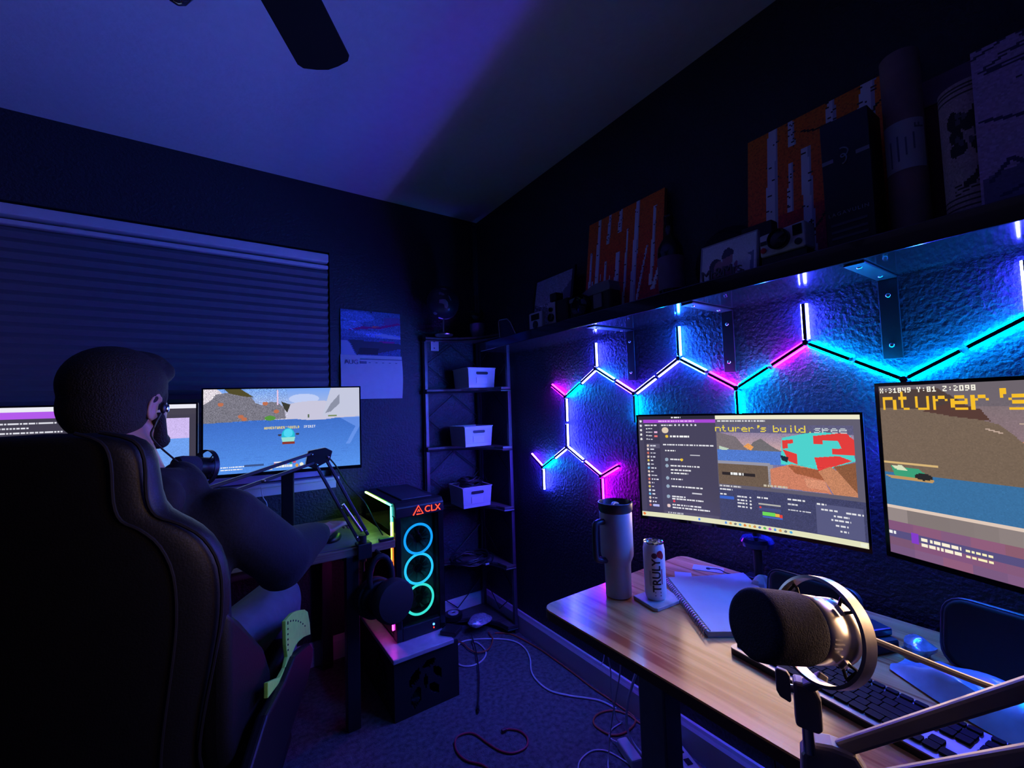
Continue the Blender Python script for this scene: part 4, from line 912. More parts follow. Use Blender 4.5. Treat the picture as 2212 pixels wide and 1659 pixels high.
# front: bevelled frame, slanted logo panel, tinted glass, three ring fans
FX0, FX1 = PX0+.012, PX1-.012
MB().bx(PX0, FX0+.014, PY0, PY0+.04, PZ0, PZ1-.05).build('front_pillar', M_gloss, pc, bevel=.004)
MB().prism([(0, 0), (.028, .012), (.028, .545), (0, .53)], (PX1-.028, PY0, PZ0), (1, 0, 0), (0, 0, 1), (0, 1, 0), .04).build('front_pillar', M_gloss, pc, bevel=.004)
MB().bx(FX0+.014, PX1-.028, PY0, PY0+.04, PZ0, PZ0+.055).build('front_foot', M_blackplastic, pc, bevel=.003)
MB().prism([(0, 0), (.045, 0), (.045, .065), (.018, .065), (0, .045)], (PX0, PY0-.004, PZ1-.062), (0, 1, 0), (0, 0, 1), (1, 0, 0), PX1-PX0).build('logo_panel', M_blackplastic, pc, bevel=.004)
RED = emit('logo_red', (1.0, .045, .02), 3.2)
lo = Vector((-.605, PY0-.0055, PZ1-.040))
text_obj('logo_letters', 'CLX', .040, lo+Vector((.020, 0, 0)), (1, 0, 0), (0, 0, 1), .001, RED, pc, space=1.05)
MB().tube([lo+Vector((-.072, 0, -.018)), lo+Vector((-.047, 0, .021)), lo+Vector((-.026, 0, -.016)), lo+Vector((-.056, 0, -.016))], .0024, 6).tube([lo+Vector((-.052, 0, -.006)), lo+Vector((-.046, 0, .004)), lo+Vector((-.041, 0, -.006))], .002, 6).build('logo_mark', RED, pc)
MB().bx(FX0+.014, PX1-.028, PY0+.006, PY0+.009, PZ0+.055, PZ1-.062).build('front_glass', M_tint, pc)
FC = [emit('fan_blue', (.01, .40, 1.0), 7), emit('fan_cyan', (.03, .66, 1.0), 7), emit('fan_aqua', (.06, 1.0, .72), 6)]
for k, z in enumerate((.662, .530, .396)):
    c = Vector((-.642, PY0+.028, z))
    fn = MB().torus(c, (0, 1, 0), .0640, .0054, 44, 8).build('fan_ring_light', FC[k], pc)
    MB().lathe(c+Vector((0, .008, 0)), (0, 1, 0), [(.002, 0), (.019, 0), (.021, .004), (.021, .016)], 20).build('fan_hub', M_blackplastic, fn, smooth=True)
    for j in range(9):
        a = R(40*j); d = Vector((math.cos(a), 0, math.sin(a))); s_ = Vector((-d.z, 0, d.x))
        q = [c+d*.021+Vector((0, .010, 0)), c+d*.056+s_*.006+Vector((0, .010, 0)), c+d*.052+s_*.026+Vector((0, .020, 0)), c+d*.021+s_*.010+Vector((0, .020, 0))]
        MB().add(q+[v+Vector((0, .0015, 0)) for v in q], [(0, 1, 2, 3), (7, 6, 5, 4), (0, 4, 5, 1), (1, 5, 6, 2), (2, 6, 7, 3), (3, 7, 4, 0)]).build('fan_blade', M_blackplastic, fn)
MB().bx(FX0+.012, PX1-.03, PY0+.062, PY0+.066, PZ0+.06, PZ1-.07).build('fan_frame', mat('fan_frame_grey', (.10, .10, .10), .5), pc)
MB().ball((-.590, PY0-.002, PZ0+.032), (.005, .003, .005), 12, 8).build('power_light', emit('power_blue', (.05, .2, 1.0), 6), pc, smooth=True)
MB().ball((-.590, PY0-.002, PZ0+.018), (.0025, .002, .004), 12, 8).build('drive_light', emit('drive_red', (1.0, .05, .05), 2), pc, smooth=True)
MB().box((-.530, -.588, .2595), (.075, .075, .018), Matrix.Rotation(R(38), 3, 'Z')).build('drive_case', M_blackplastic, None, bevel=.003, origin=(-.53, -.588, .2505)); tag(bpy.data.objects['drive_case'], 'small flat black case on the stand in front of the tower', 'case')

# headset hung under the desk corner
hs = thing('headset', 'black over-ear headset hanging in front of the computer tower', 'headset', (-.83, -.69, .42))
hc = Vector((-.832, -.655, .505)); view = Vector((.22, -1, .1)).normalized()
MB().tube([hc+Vector((.045*math.cos(R(a))-.02, .02, .075+.085*math.sin(R(a)))) for a in range(-20, 201, 20)], .011, 10).build('headband', M_blackmatte, hs, smooth=True)
for k, (off, r) in enumerate(((Vector((.012, -.03, -.005)), .083), (Vector((-.035, .06, -.01)), .078))):
    d = view if k == 0 else -view
    cu_ = MB().lathe(hc+off, d, [(.02, -.03), (r*.86, -.028), (r, -.016), (r, .012), (r*.9, .024), (r*.6, .028), (.002, .028)], 36).build('ear_cup', M_blackmatte, hs, smooth=True)
    MB().torus(hc+off-d*.026, d, r*.72, .016, 32, 10).build('ear_cushion', M_leather, cu_, smooth=True)
MB().cyl((-.852, -.635, .672), (-.852, -.575, .672), .006).cyl((-.852, -.60, .640), (-.852, -.60, .672), .005).build('hook', M_blackmetal, hs, smooth=True)

# ================================================================== GAMING CHAIR
CH = thing('gaming_chair', 'black leather gaming chair with a neon green seat edge, seen from behind', 'chair', (-1.533, -1.003, 0), R(-20))
def loc(x, y, z): return (x, y, z)
HW = [(.44, .205), (.50, .225), (.58, .215), (.66, .225), (.76, .245), (.86, .262), (.95, .262), (1.01, .240), (1.045, .205), (1.065, .172), (1.10, .160), (1.17, .160), (1.205, .145), (1.222, .10)]
def yb(z, back): return -.185-(z-.44)*.125-(.085 if back else 0)
def shell(k, y_off, thick, nseg=7):
    """padded back rest: outline HW, rounded over in depth"""
    b = MB(); rows = []
    for z, w in HW:
        row = []
        for t in [math.pi*2*i/(nseg*4) for i in range(nseg*4)]:
            c, s = math.cos(t), math.sin(t); e = .42
            x = w*k*math.copysign(abs(c)**e, c); yy = thick/2*math.copysign(abs(s)**(.75), s)
            wing = .045*(abs(x)/.28)**2                         # bolsters curl forward
            row.append((x, yb(z, 0)+y_off+yy+wing, z))
        rows.append(row)
    n = len(rows[0])
    for r in rows: b.v += [Vector(v) for v in r]
    for j in range(len(rows)-1):
        for i in range(n): b.f.append((j*n+i, j*n+(i+1) % n, (j+1)*n+(i+1) % n, (j+1)*n+i))
    b.f.append(tuple(reversed(range(n)))); b.f.append(tuple((len(rows)-1)*n+i for i in range(n)))
    return b
br_ = shell(1, -.03, .105).build('backrest', M_leather, CH, smooth=True, world=False, sub=1, angle=80)
M_thread = mat('grey_piping', (.007, .007, .010), .6, spec=.25)
for s_ in (-1, 1):
    MB().tube([(s_*(w*.985), yb(z, 0)-.065+.045*(w/.28)**2, z) for z, w in HW], .0035, 6, smooth=3).build('piping', M_thread, br_, smooth=True, world=False)
    MB().tube([(s_*(w*.74), yb(z, 0)-.082+.03*(w/.28)**2, z) for z, w in HW[1:]], .003, 6, smooth=3).build('seam', M_thread, br_, smooth=True, world=False)
MB().ball((0, -.235, 1.14), (.125, .045, .075), 24, 14).build('head_pillow', M_leather, CH, smooth=True, world=False)
# seat with raised sides
b = MB(); rows = []
for y, w in ((-.235, .22), (-.20, .25), (-.05, .265), (.16, .268), (.30, .26), (.345, .235), (.36, .19)):
    row = []
    for k in range(25):
        u = -1+2*k/24; x = w*u; hgt = .515+.035*max(0, abs(u)-.62)/.38 if abs(u) < .97 else .53
        row.append((x, y, hgt-(.03 if y > .335 else 0)))
    row += [(w*.97, y, .43), (-w*.97, y, .43)]; rows.append(row)
n = len(rows[0])
for r in rows: b.v += [Vector(v) for v in r]
for j in range(len(rows)-1):
    for i in range(n): b.f.append((j*n+i, j*n+(i+1) % n, (j+1)*n+(i+1) % n, (j+1)*n+i))
b.f.append(tuple(reversed(range(n)))); b.f.append(tuple((len(rows)-1)*n+i for i in range(n)))
b.build('seat', M_leather, CH, smooth=True, world=False, sub=1, angle=80)
M_neon = mat('neon_green_fabric', (.42, 1.0, .10), .6, var=.10, vscale=60)
# neon trim panel on the outer side of the right bolster, narrowing towards the back
gp = [(.065, .685), (.14, .672), (.22, .645), (.30, .612), (.345, .585), (.372, .540), (.385, .492), (.33, .515), (.279, .535), (.215, .555), (.173, .563), (.12, .560), (.018, .556), (-.093, .582), (-.092, .618), (.01, .570), (.060, .566), (.085, .580), (.070, .620)]
ng = MB().prism(gp, (.283, 0, 0), (0, 1, 0), (0, 0, 1), (1, 0, 0), .010).build('green_trim', M_neon, CH, world=False, bevel=.002)
tag(ng, 'bright neon green perforated trim')
for k in range(8): MB().ball((.2935, .085+.030*k, .672-.010*k-.0008*k*k), (.002, .0028, .0028), 6, 4).build('perforation', M_blackmatte, ng, world=False)
for k in range(6): MB().ball((.2935, .085, .668-.014*k), (.002, .0028, .0028), 6, 4).build('perforation', M_blackmatte, ng, world=False)
sp_c = [(.107, .590), (.19, .565), (.305, .525), (.354, .484), (.330, .455), (.268, .43), (.044, .42), (-.182, .43), (-.270, .47), (-.285, .56), (-.146, .60), (.0, .585)]
for s_ in (-1, 1):
    MB().prism([(y, z-.022) for y, z in sp_c], (s_*.282, 0, 0), (0, 1, 0), (0, 0, 1), (s_, 0, 0), .026).build('seat_side', M_leather, CH, world=False, bevel=.008, bseg=3)
    MB().prism([(-.24, .86), (-.16, .80), (-.08, .73), (.0, .66), (.052, .58), (.068, .50), (.055, .44), (-.20, .44), (-.24, .60)], (s_*.20, 0, 0), (0, 1, 0), (0, 0, 1), (s_, 0, 0), .062).build('hip_bolster', M_leather, CH, smooth=True, world=False, bevel=.022, bseg=4)
MB().bx(-.14, .14, -.15, .15, .395, .43).build('tilt_box', M_blackmetal, CH, world=False, bevel=.006)
MB().cyl((0, 0, .10), (0, 0, .40), .03, .025).build('gas_lift', M_blackmetal, CH, smooth=True, world=False)
for k in range(5):
    a = R(54+72*k); d = Vector((math.cos(a), math.sin(a), 0))
    MB().beam(d*.02+Vector((0, 0, .10)), d*.30+Vector((0, 0, .075)), .05, .03).build('base_arm', M_blackplastic, CH, world=False, bevel=.006)
    ws = Vector((-d.y, d.x, 0)); MB().cyl(d*.31+ws*.025+Vector((0, 0, .031)), d*.31-ws*.025+Vector((0, 0, .031)), .030, n=20).build('caster', M_blackplastic, CH, smooth=True, world=False)

# ================================================================== PERSON
pe = thing('person', 'person in a dark hoodie seated at the window desk, seen from behind', 'person', (-1.56, -1.0, 0))
F = Vector((.342, .94, 0)); RT = Vector((.94, -.342, 0)); O = Vector((-1.55, -1.02, 0))
def B(r, f, z): return O+RT*r+F*f+Vector((0, 0, z))
M_skin = mat('skin', (.42, .22, .17), .5, var=.06)
M_hoodie = mat('dark_hoodie', (.007, .008, .014), .9, var=.15, bump=.3, bscale=120)
M_pants = mat('grey_blue_trousers', (.10, .10, .13), .85, var=.12)
M_hair = mat('dark_hair', (.010, .007, .006), .75, var=.4, vscale=120, bump=1, bscale=300)
HC = Vector((-1.580, -.990, 1.281)); hf = Vector((.50, .86, -.06)).normalized(); hr = hf.cross(Vector((0, 0, 1))).normalized(); hu = hr.cross(hf)
TH = Matrix(((hr.x, hf.x, hu.x), (hr.y, hf.y, hu.y), (hr.z, hf.z, hu.z)))
def Hd(r, f, u): return HC+hr*r+hf*f+hu*u
SHR, ELR, WRR = B(.180, .03, .985), Vector((-1.225, -.84, .800)), Vector((-1.050, -.568, .785))
SHL, ELL, WRL = B(-.180, .03, .985), B(-.27, .22, .82), B(-.10, .46, .745)
HIPR, KNR, ANR = B(.09, -.06, .585), B(.185, .46, .600), B(.16, .44, .13)
HIPL, KNL, ANL = B(-.09, -.06, .585), B(-.17, .40, .600), B(-.16, .46, .13)
sk = MB()
sk.ball(HC+hu*.02, (.074, .096, .098), 24, 16, TH).capsule(Hd(0, .03, -.06), Hd(0, .045, -.085), .058, .045)   # cranium, jaw
sk.ball(Hd(0, .06, -.02), (.058, .045, .075), 16, 12, TH).capsule(Hd(0, .095, .0), Hd(0, .122, -.032), .010, .016).ball(Hd(0, .100, -.070), (.026, .014, .012), 12, 8, TH).capsule(Hd(-.03, .088, .022), Hd(.03, .088, .022), .014)
sk.capsule(Hd(0, -.02, -.06), B(0, 0, 1.09), .056, .064)                                                        # neck
sk.capsule(B(0, -.03, .70), B(0, .0, 1.0), .13, .13).capsule(B(-.13, .02, .975), B(.13, .02, .975), .07).capsule(B(-.08, -.06, .60), B(.08, -.06, .60), .13)
for S, E_, W_ in ((SHR, ELR, WRR), (SHL, ELL, WRL)): sk.capsule(S, E_, .05, .038).capsule(E_, W_, .040, .027)
for Hp, K, A in ((HIPR, KNR, ANR), (HIPL, KNL, ANL)): sk.capsule(Hp, K, .078, .055).capsule(K, A, .055, .036).capsule(A, A+F*.13+Vector((0, 0, -.07)), .036, .03)
for s_ in (-1, 1): # ears: rim, lobe and bowl
    ec = Hd(s_*.078, -.008, -.012); sk.tube([ec+hr*s_*(.006+.005*math.sin(R(a)))+hf*(-.004+.017*math.cos(R(a)))+hu*(.030*math.sin(R(a))) for a in range(20, 331, 25)], .0055, 8).ball(ec, (.008, .014, .024), 12, 8, TH)
def hand(b, w, d, side, up):
    """palm, four fingers of different length and a thumb; d = pointing direction"""
    d = d.normalized(); s = d.cross(up).normalized()*side; u = s.cross(d).normalized()
    if u.z < 0: u = -u
    b.capsule(w, w+d*.02, .026, .028)
    for k in range(4): b.capsule(w+d*.015+s*(-.024+.016*k), w+d*.085+s*(-.027+.018*k)+u*.006, .013, .0115)
    for k, (l1, l2, l3) in enumerate(((.036, .022, .018), (.042, .026, .020), (.039, .024, .020), (.030, .019, .017))):
        p0 = w+d*.085+s*(-.027+.018*k)+u*.006; dd = (d*1.0+s*(-.10+.07*k)).normalized()
        p1 = p0+(dd*.96-u*.18).normalized()*l1; p2 = p1+(dd*.80-u*.6).normalized()*l2; p3 = p2+(dd*.7-u*.7).normalized()*l3
        b.capsule(p0, p1, .0098, .009).capsule(p1, p2, .009, .0082).capsule(p2, p3, .0082, .0072)
    t0 = w+d*.025-s*.024; t1 = t0+(d*.6-s*.75-u*.12).normalized()*.042; t2 = t1+(d*.9-s*.25-u*.25).normalized()*.032; t3 = t2+(d-u*.25).normalized()*.024
    b.capsule(t0, t1, .014, .0115).capsule(t1, t2, .0112, .010).capsule(t2, t3, .010, .008)
hand(sk, WRR, Vector((.70, .71, .0)), 1, Vector((0, 0, 1))); hand(sk, WRL, Vector((.5, .85, -.1)), -1, Vector((0, 0, 1)))
remeshed('body', sk, .0046, M_skin, pe, smooth=4)
for s_ in (-1, 1):
    ey = MB().ball(Hd(s_*.030, .086, .004), .0125, 14, 10).build('eye', mat('eye_white', (.6, .6, .6), .2), pe, smooth=True)
    MB().ball(Hd(s_*.030, .0965, .004), .0050, 10, 8).build('iris', mat('dark_iris', (.03, .015, .01), .2), ey, smooth=True)
hb = MB()   # short hair: cap over the crown and the back of the head, fringe at the brow
hb.ball(Hd(0, -.022, .040), (.096, .108, .094), 26, 18, TH).ball(Hd(0, -.045, -.01), (.086, .080, .085), 22, 14, TH).capsule(Hd(-.05, .050, .080), Hd(.05, .052, .082), .030, .030).capsule(Hd(.071, .03, .02), Hd(.072, .028, -.012), .014, .008).capsule(Hd(-.071, .03, .02), Hd(-.072, .028, -.012), .014, .008).ball(Hd(0, .035, .10), (.07, .06, .035), 18, 12, TH)
remeshed('hair', hb, .006, M_hair, pe, smooth=3)
bd = MB(); bd.capsule(Hd(.066, .03, -.035), Hd(.045, .065, -.085), .014, .018).capsule(Hd(-.066, .03, -.035), Hd(-.045, .065, -.085), .014, .018).capsule(Hd(-.04, .075, -.092), Hd(.04, .075, -.092), .022).capsule(Hd(-.022, .112, -.053), Hd(.022, .112, -.053), .007)
remeshed('beard', bd, .005, M_hair, pe, smooth=3)
ho = MB(); ho.capsule(B(0, -.055, .66), B(0, -.02, .93), .160, .145).capsule(B(-.09, .01, 1.0), B(0, .0, 1.06), .065, .06).capsule(B(.09, .01, 1.0), B(0, .0, 1.06), .065, .06).capsule(B(-.125, .015, .965), B(.125, .015, .965), .084).capsule(B(-.09, -.05, .62), B(.09, -.05, .62), .135).capsule(B(-.05, .03, .7), B(-.04, .04, .90), .14).capsule(B(.05, .03, .7), B(.04, .04, .90), .14)
for S, E_, W_ in ((SHR, ELR, WRR), (SHL, ELL, WRL)):
    ho.capsule(S, E_, .078, .086).capsule(E_, E_.lerp(W_, .72), .088, .056).capsule(E_.lerp(W_, .72), E_.lerp(W_, .88), .056, .042).capsule(E_+Vector((0, 0, -.03)), E_.lerp(W_, .4)+Vector((0, 0, -.03)), .075, .055)
ho.torus(B(0, .005, 1.085), (.05, .2, 1), .085, .034, 28, 10).capsule(B(-.085, -.075, 1.06), B(.085, -.075, 1.06), .050).capsule(B(0, -.09, 1.0), B(0, -.08, 1.06), .055).capsule(B(.07, .05, 1.09), B(.10, .02, 1.07), .045)   # collar and fallen hood
remeshed('hoodie', ho, .010, M_hoodie, pe, smooth=6)
pn = MB().capsule(B(-.09, -.07, .60), B(.09, -.07, .60), .145)
for Hp, K, A in ((HIPR, KNR, ANR), (HIPL, KNL, ANL)): pn.capsule(Hp, K, .098, .078).capsule(K, A.lerp(K, .12), .080, .062)
remeshed('trousers', pn, .010, M_pants, pe, smooth=6)
for A in (ANR, ANL):
    MB().capsule(A+Vector((0, 0, -.075))-F*.03, A+F*.16+Vector((0, 0, -.088)), .046, .038).build('shoe', M_blackmatte, pe, smooth=True)
eb = thing('earbud', 'black and silver earbud in the person\'s right ear with a lead', 'earbud', Hd(.087, .005, -.03))
MB().ball(Hd(.092, .006, -.014), (.006, .008, .014), 14, 10, TH).build('bud', M_blackplastic, eb, smooth=True)
MB().ball(Hd(.0975, .012, -.014), (.0035, .006, .011), 12, 8, TH).build('silver_cap', M_chrome, eb, smooth=True)
MB().tube([Hd(.090, .002, -.026), Hd(.088, -.012, -.055), Hd(.080, -.005, -.09), B(.075, .06, 1.115)], .0022, 6, smooth=5).build('lead', M_cableblack, eb, smooth=True)
# ================================================================== STANDING DESK ON THE RIGHT
rd = thing('standing_desk', 'honey coloured wooden desk with rounded corners and grey legs along the right wall', 'desk', (-.35, -2.2, 0))
def rrect(x0, x1, y0, y1, r):
    out = []
    for cx, cy, a0 in ((x1-r, y1-r, 0), (x0+r, y1-r, 90), (x0+r, y0+r, 180), (x1-r, y0+r, 270)):
        out += [(cx+r*math.cos(R(a0+a)), cy+r*math.sin(R(a0+a))) for a in (0, 18, 36, 54, 72, 90)]
    return out
dt_ = MB().prism(rrect(-.662, -.032, -2.95, -1.428, .035), (0, 0, .676), (1, 0, 0), (0, 1, 0), (0, 0, 1), .024).build('desktop', M_wood, rd)
MB().prism(rrect(-.6635, -.0305, -2.9515, -1.4265, .0365), (0, 0, .6755), (1, 0, 0), (0, 1, 0), (0, 0, 1), .0205).build('edge_band', mat('dark_edge_band', (.045, .022, .014), .6), rd)
M_leg = mat('slate_leg_paint', (.07, .085, .11), .4)
for y in (-1.545, -2.80):
    MB().bx(-.375, -.300, y-.045, y+.045, .04, .64).build('column', M_leg, rd, bevel=.006)
    MB().bx(-.60, -.17, y-.035, y+.035, 0, .04).build('foot', M_leg, rd, bevel=.008)
    MB().bx(-.60, -.08, y-.02, y+.02, .641, .6755).build('top_support', M_leg, rd, bevel=.003)
MB().bx(-.355, -.315, -2.75, -1.59, .645, .675).build('cross_beam', M_leg, rd)
DZ = .7004
# ---- first monitor: chat window and streaming software, curved
p = Pic(400, 225, (72, 68, 92))
p.rect(0, 0, .405, .03, (44, 42, 58)); p.scribble(.18, .008, .05, (235, 235, 240), .014)
p.rect(.027, .035, .405, .065, (168, 72, 214)); p.scribble(.11, .046, .19, (235, 180, 250), .010)
for k, c in enumerate(((235, 235, 250), (230, 230, 235), (235, 235, 235), (235, 235, 235), (230, 230, 230))): p.ell(.013, .05+.045*k, .006, .012, c)
p.rect(.027, .065, .115, .975, (64, 60, 84)); p.scribble(.035, .085, .065, (220, 220, 225), .012)
for k in range(4): p.ell(.045, .125+.035*k, .004, .007, (230, 230, 235)); p.scribble(.053, .12+.035*k, .022, (220, 220, 228), .011)
p.rect(.085, .15, .102, .17, (235, 190, 225)); p.rect(.085, .19, .102, .21, (240, 120, 120))
p.rect(.04, .275, .112, .32, (92, 88, 112))
for k in range(17):
    y = .295+.037*k; p.ell(.047, y, .006, .012, [(225, 205, 190), (235, 215, 215), (205, 110, 100), (230, 200, 180), (215, 190, 90), (220, 225, 235), (110, 190, 240)][k % 7]); p.scribble(.06, y-.006, random.uniform(.012, .04), (215, 215, 228), .012)
p.rect(.062, .875, .095, .9, (180, 185, 245))
p.scribble(.125, .085, .06, (225, 225, 232), .012)
for k in range(6): p.ell(.20+.021*k, .09, .005, .010, (220, 220, 230))
p.ell(.145, .14, .018, .03, (225, 205, 180)); p.ell(.152, .20, .008, .014, (238, 195, 60)); p.scribble(.17, .193, .10, (245, 245, 245), .018)
p.scribble(.13, .275, .26, (225, 225, 232), .012); p.scribble(.14, .335, .055, (230, 230, 235), .012)
for y, L in ((.42, .06), (.48, .15), (.52, .11), (.55, .09), (.61, .06), (.68, .16), (.78, .07), (.80, .16), (.86, .15), (.885, .19)): p.scribble(.165, y, L, (232, 232, 236), .013)
for y in (.42, .48, .60, .68, .78, .87): p.ell(.146, y+.008, .009, .017, [(150, 170, 190), (235, 205, 200)][int(y*100) % 2])
p.ell(.225, .425, .007, .013, (240, 200, 60)); p.rect(.27, .372, .32, .382, (200, 200, 210)); p.rect(.27, .735, .32, .745, (200, 200, 210)); p.ell(.175, .83, .006, .011, (235, 60, 80))
p.rect(.12, .93, .40, .965, (84, 80, 104)); p.scribble(.14, .94, .08, (190, 190, 200), .012)
# right: streaming software with the game preview
p.rect(.405, 0, 1, .035, (238, 234, 208)); p.rect(.405, .035, 1, .975, (98, 94, 112)); p.scribble(.415, .045, .22, (220, 220, 224), .012)
gx0, gx1, gy0, gy1 = .407, .975, .085, .625
def G(x, y): return (gx0+(gx1-gx0)*x, gy0+(gy1-gy0)*y)
p.rect(gx0, gy0, gx1, gy1, (125, 118, 158)); p.grad(gx0, gy0, gx1, gy0+(gy1-gy0)*.42, (122, 116, 160), (205, 168, 165))
p.rect(gx0, gy0, gx1, gy0+.07, (96, 94, 128))
p.poly([G(0, .12), G(.08, .16), (G(.16, .2)), G(.2, .3), G(.26, .42), G(0, .46)], (122, 112, 118)); p.poly([G(.25, .42), G(.3, .28), G(.36, .22), G(.44, .34), G(.52, .42)], (112, 108, 112)); p.poly([G(.22, .36), G(.26, .30), G(.30, .36), G(.28, .42)], (235, 160, 90)); p.speck(gx0, gy0, gx1, gy0+.24, .05)
p.rect(*G(0, .42), *G(.54, .63), (82, 122, 205)); p.speck(*G(0, .42), *G(.54, .63), .06); p.poly([G(.02, .36), G(.10, .40), G(.08, .43), G(.02, .42)], (190, 210, 190))
p.poly([G(0, .61), G(.42, .61), G(.42, .66), G(0, .68)], (150, 150, 168)); p.rect(*G(0, .66), *G(.42, 1), (110, 92, 78)); p.rect(*G(.40, .63), *G(.44, .95), (150, 146, 156)); p.speck(*G(0, .66), *G(.42, 1), .06)
p.poly([G(.52, .2), G(.70, .12), G(.82, .10), G(.98, .14), G(1, .5), G(.78, .68), G(.62, .62), G(.5, .62)], (78, 210, 205))
for q in ([(.52, .24), (.60, .22), (.60, .28), (.56, .29), (.56, .36), (.52, .37)], [(.52, .38), (.62, .44), (.62, .6), (.56, .56)], [(.74, .16), (.95, .10), (1, .2), (1, .42), (.86, .42), (.86, .34), (.92, .33), (.90, .22), (.80, .22), (.80, .28), (.74, .28)], [(.74, .48), (.9, .44), (.98, .5), (.86, .6), (.76, .68)]): p.poly([G(*a) for a in q], (226, 62, 60))
p.poly([G(.5, .47), G(.56, .5), (G(.55, .58)), G(.51, .55)], (30, 45, 60))
p.poly([G(.42, .70), (G(.58, .6)), G(.76, .66), G(.84, 1), G(.42, .98)], (205, 128, 100)); p.poly([G(.55, .62), G(.76, .66), G(.82, .82), G(.6, .74)], (160, 92, 62)); p.poly([G(.76, .68), G(.84, .60), G(.9, .68), G(1, .95), G(1, 1), G(.85, 1)], (196, 132, 98)); p.poly([G(.86, .6), G(1, .52), G(1, .95)], (140, 90, 62)); p.poly([G(.66, .8), G(.8, .82), G(.82, .96), G(.68, .94)], (215, 145, 115)); p.speck(*G(.42, .6), *G(1, 1), .06)
p.rect(*G(.03, .80), *G(.30, .845), (46, 40, 42)); p.scribble(*G(.10, .80), .06, (240, 240, 240), .02)
p.scribble(*G(.36, .95), .10, (200, 190, 170), .02)
p.big(gx0-.004, gy0+.004, .0052, .0082, "nturer's build. ", (238, 214, 74)); p.big(gx0+.425, gy0+.004, .0052, .0082, "spee", (192, 200, 205))
p.rect(.405, .66, 1, .955, (66, 68, 104)); p.speck(.405, .66, 1, .955, .08)
p.scribble(.41, .635, .10, (205, 205, 212), .014); p.scribble(.41, .665, .06, (225, 225, 230), .014); p.rect(.408, .735, .475, .762, (60, 100, 200)); p.scribble(.41, .71, .03, (225, 225, 230), .013)
for k in range(4): p.scribble(.49, .72+.03*k, .045, (220, 220, 228), .013); p.ell(.55, .727+.03*k, .004, .008, (230, 230, 235))
p.scribble(.58, .71, .05, (225, 225, 230), .013); p.rect(.585, .80, .68, .825, (70, 80, 130)); p.rect(.585, .765, .68, .78, (180, 180, 175)); p.rect(.60, .835, .655, .865, (110, 215, 90)); p.rect(.655, .84, .672, .868, (240, 180, 70)); p.rect(.672, .845, .685, .87, (225, 70, 60)); p.rect(.60, .872, .685, .885, (70, 100, 190)); p.ell(.592, .80, .005, .008, (225, 70, 60))
p.scribble(.71, .70, .07, (225, 225, 230), .013); p.scribble(.71, .74, .04, (210, 210, 218), .012); p.scribble(.71, .785, .09, (210, 210, 218), .012)
p.rect(.82, .71, .99, .95, (88, 90, 128)); p.scribble(.825, .705, .035, (235, 235, 235), .013)
for k, (x, L) in enumerate(((.84, .06), (.93, .06), (.885, .055), (.875, .07), (.89, .045), (.905, .03))): p.scribble(x, [.745, .75, .785, .82, .86, .90][k], L, (225, 225, 230), .013)
p.rect(.0, .955, 1, 1, (226, 226, 190))
for k in range(14): p.ell(.43+.022*k, .977, .006, .011, [(90, 150, 230), (225, 160, 90), (120, 120, 120), (70, 170, 225), (225, 130, 60), (225, 190, 80), (205, 140, 80), (90, 110, 180), (90, 180, 90), (200, 90, 200)][k % 10])
p.ell(.012, .977, .007, .013, (235, 120, 50)); p.ell(.30, .977, .006, .011, (70, 130, 230)); p.rect(.972, .965, .995, .99, (235, 238, 215))
def wall_arm(t, c, n, rt, up, P):
    ax = Vector((-.048, -1.70, .70))
    MB().cyl((ax.x, ax.y, DZ+.012), (ax.x, ax.y, .99), .012, n=20).build('stand_pole', M_blackmatte, t, smooth=True)
    MB().lathe((ax.x, ax.y, .790), (0, 0, 1), [(.018, 0), (.042, .012), (.046, .026), (.040, .036), (.018, .042)], 32).build('pole_collar', mat('gloss_navy', (.02, .025, .10), .08), t, smooth=True)
    MB().bx(-.075, -.034, -1.735, -1.665, DZ, DZ+.012).build('stand_base', M_blackplastic, t, bevel=.003)
    MB().beam((ax.x, ax.y, .985), (c-n*.036+Vector((0, 0, -.045))), .03, .03).build('head_arm', M_blackmetal, t, bevel=.004)
a_, b2 = Vector((-.198, -1.400)), Vector((-.048, -1.976)); d_ = b2-a_; ct_ = (a_+b2)/2; yw = math.atan2(d_.y, d_.x)-math.pi/2
nn = Vector((math.cos(yw), math.sin(yw)))
monitor('curved_monitor', 'curved monitor with a chat window and streaming software on the wooden desk', (ct_.x-nn.x*.028, ct_.y-nn.y*.028, 1.0275), yw, .592, .334, p, bez=.006, chin=.010, curve=1.5, arm=wall_arm, lamp=(2.0, (1.0, .66, .42)))
# ---- second monitor: the game close up
p = Pic(300, 168, (120, 108, 118))
p.grad(0, 0, 1, .5, (122, 110, 112), (150, 120, 130)); p.rect(0, 0, 1, .125, (100, 94, 104), .6)
p.poly([(0, .03), (.16, .02), (.22, .10), (.24, .16), (.14, .16), (0, .14)], (78, 62, 56)); p.poly([(0, .13), (.12, .14), (.22, .17), (.30, .22), (.34, .30), (.38, .38), (.43, .47), (.45, .52), (0, .545)], (118, 100, 84)); p.speck(0, .1, .46, .55, .025)
p.poly([(.12, .15), (.2, .10), (.26, .14), (.28, .2), (.2, .18)], (88, 60, 52))
p.poly([(.34, .3), (.5, .33), (.62, .36), (.62, .44), (.5, .44), (.42, .42)], (205, 135, 100), .7); p.poly([(.38, .38), (.46, .40), (.60, .40), (.56, .45), (.48, .54), (.44, .50)], (238, 150, 62)); p.poly([(.47, .45), (.52, .43), (.58, .40), (.62, .44), (.5, .53), (.46, .53)], (120, 70, 40)); p.poly([(.5, .52), (.6, .42), (.7, .34), (.9, .3), (1, .34), (1, .56), (.5, .545)], (108, 92, 84))
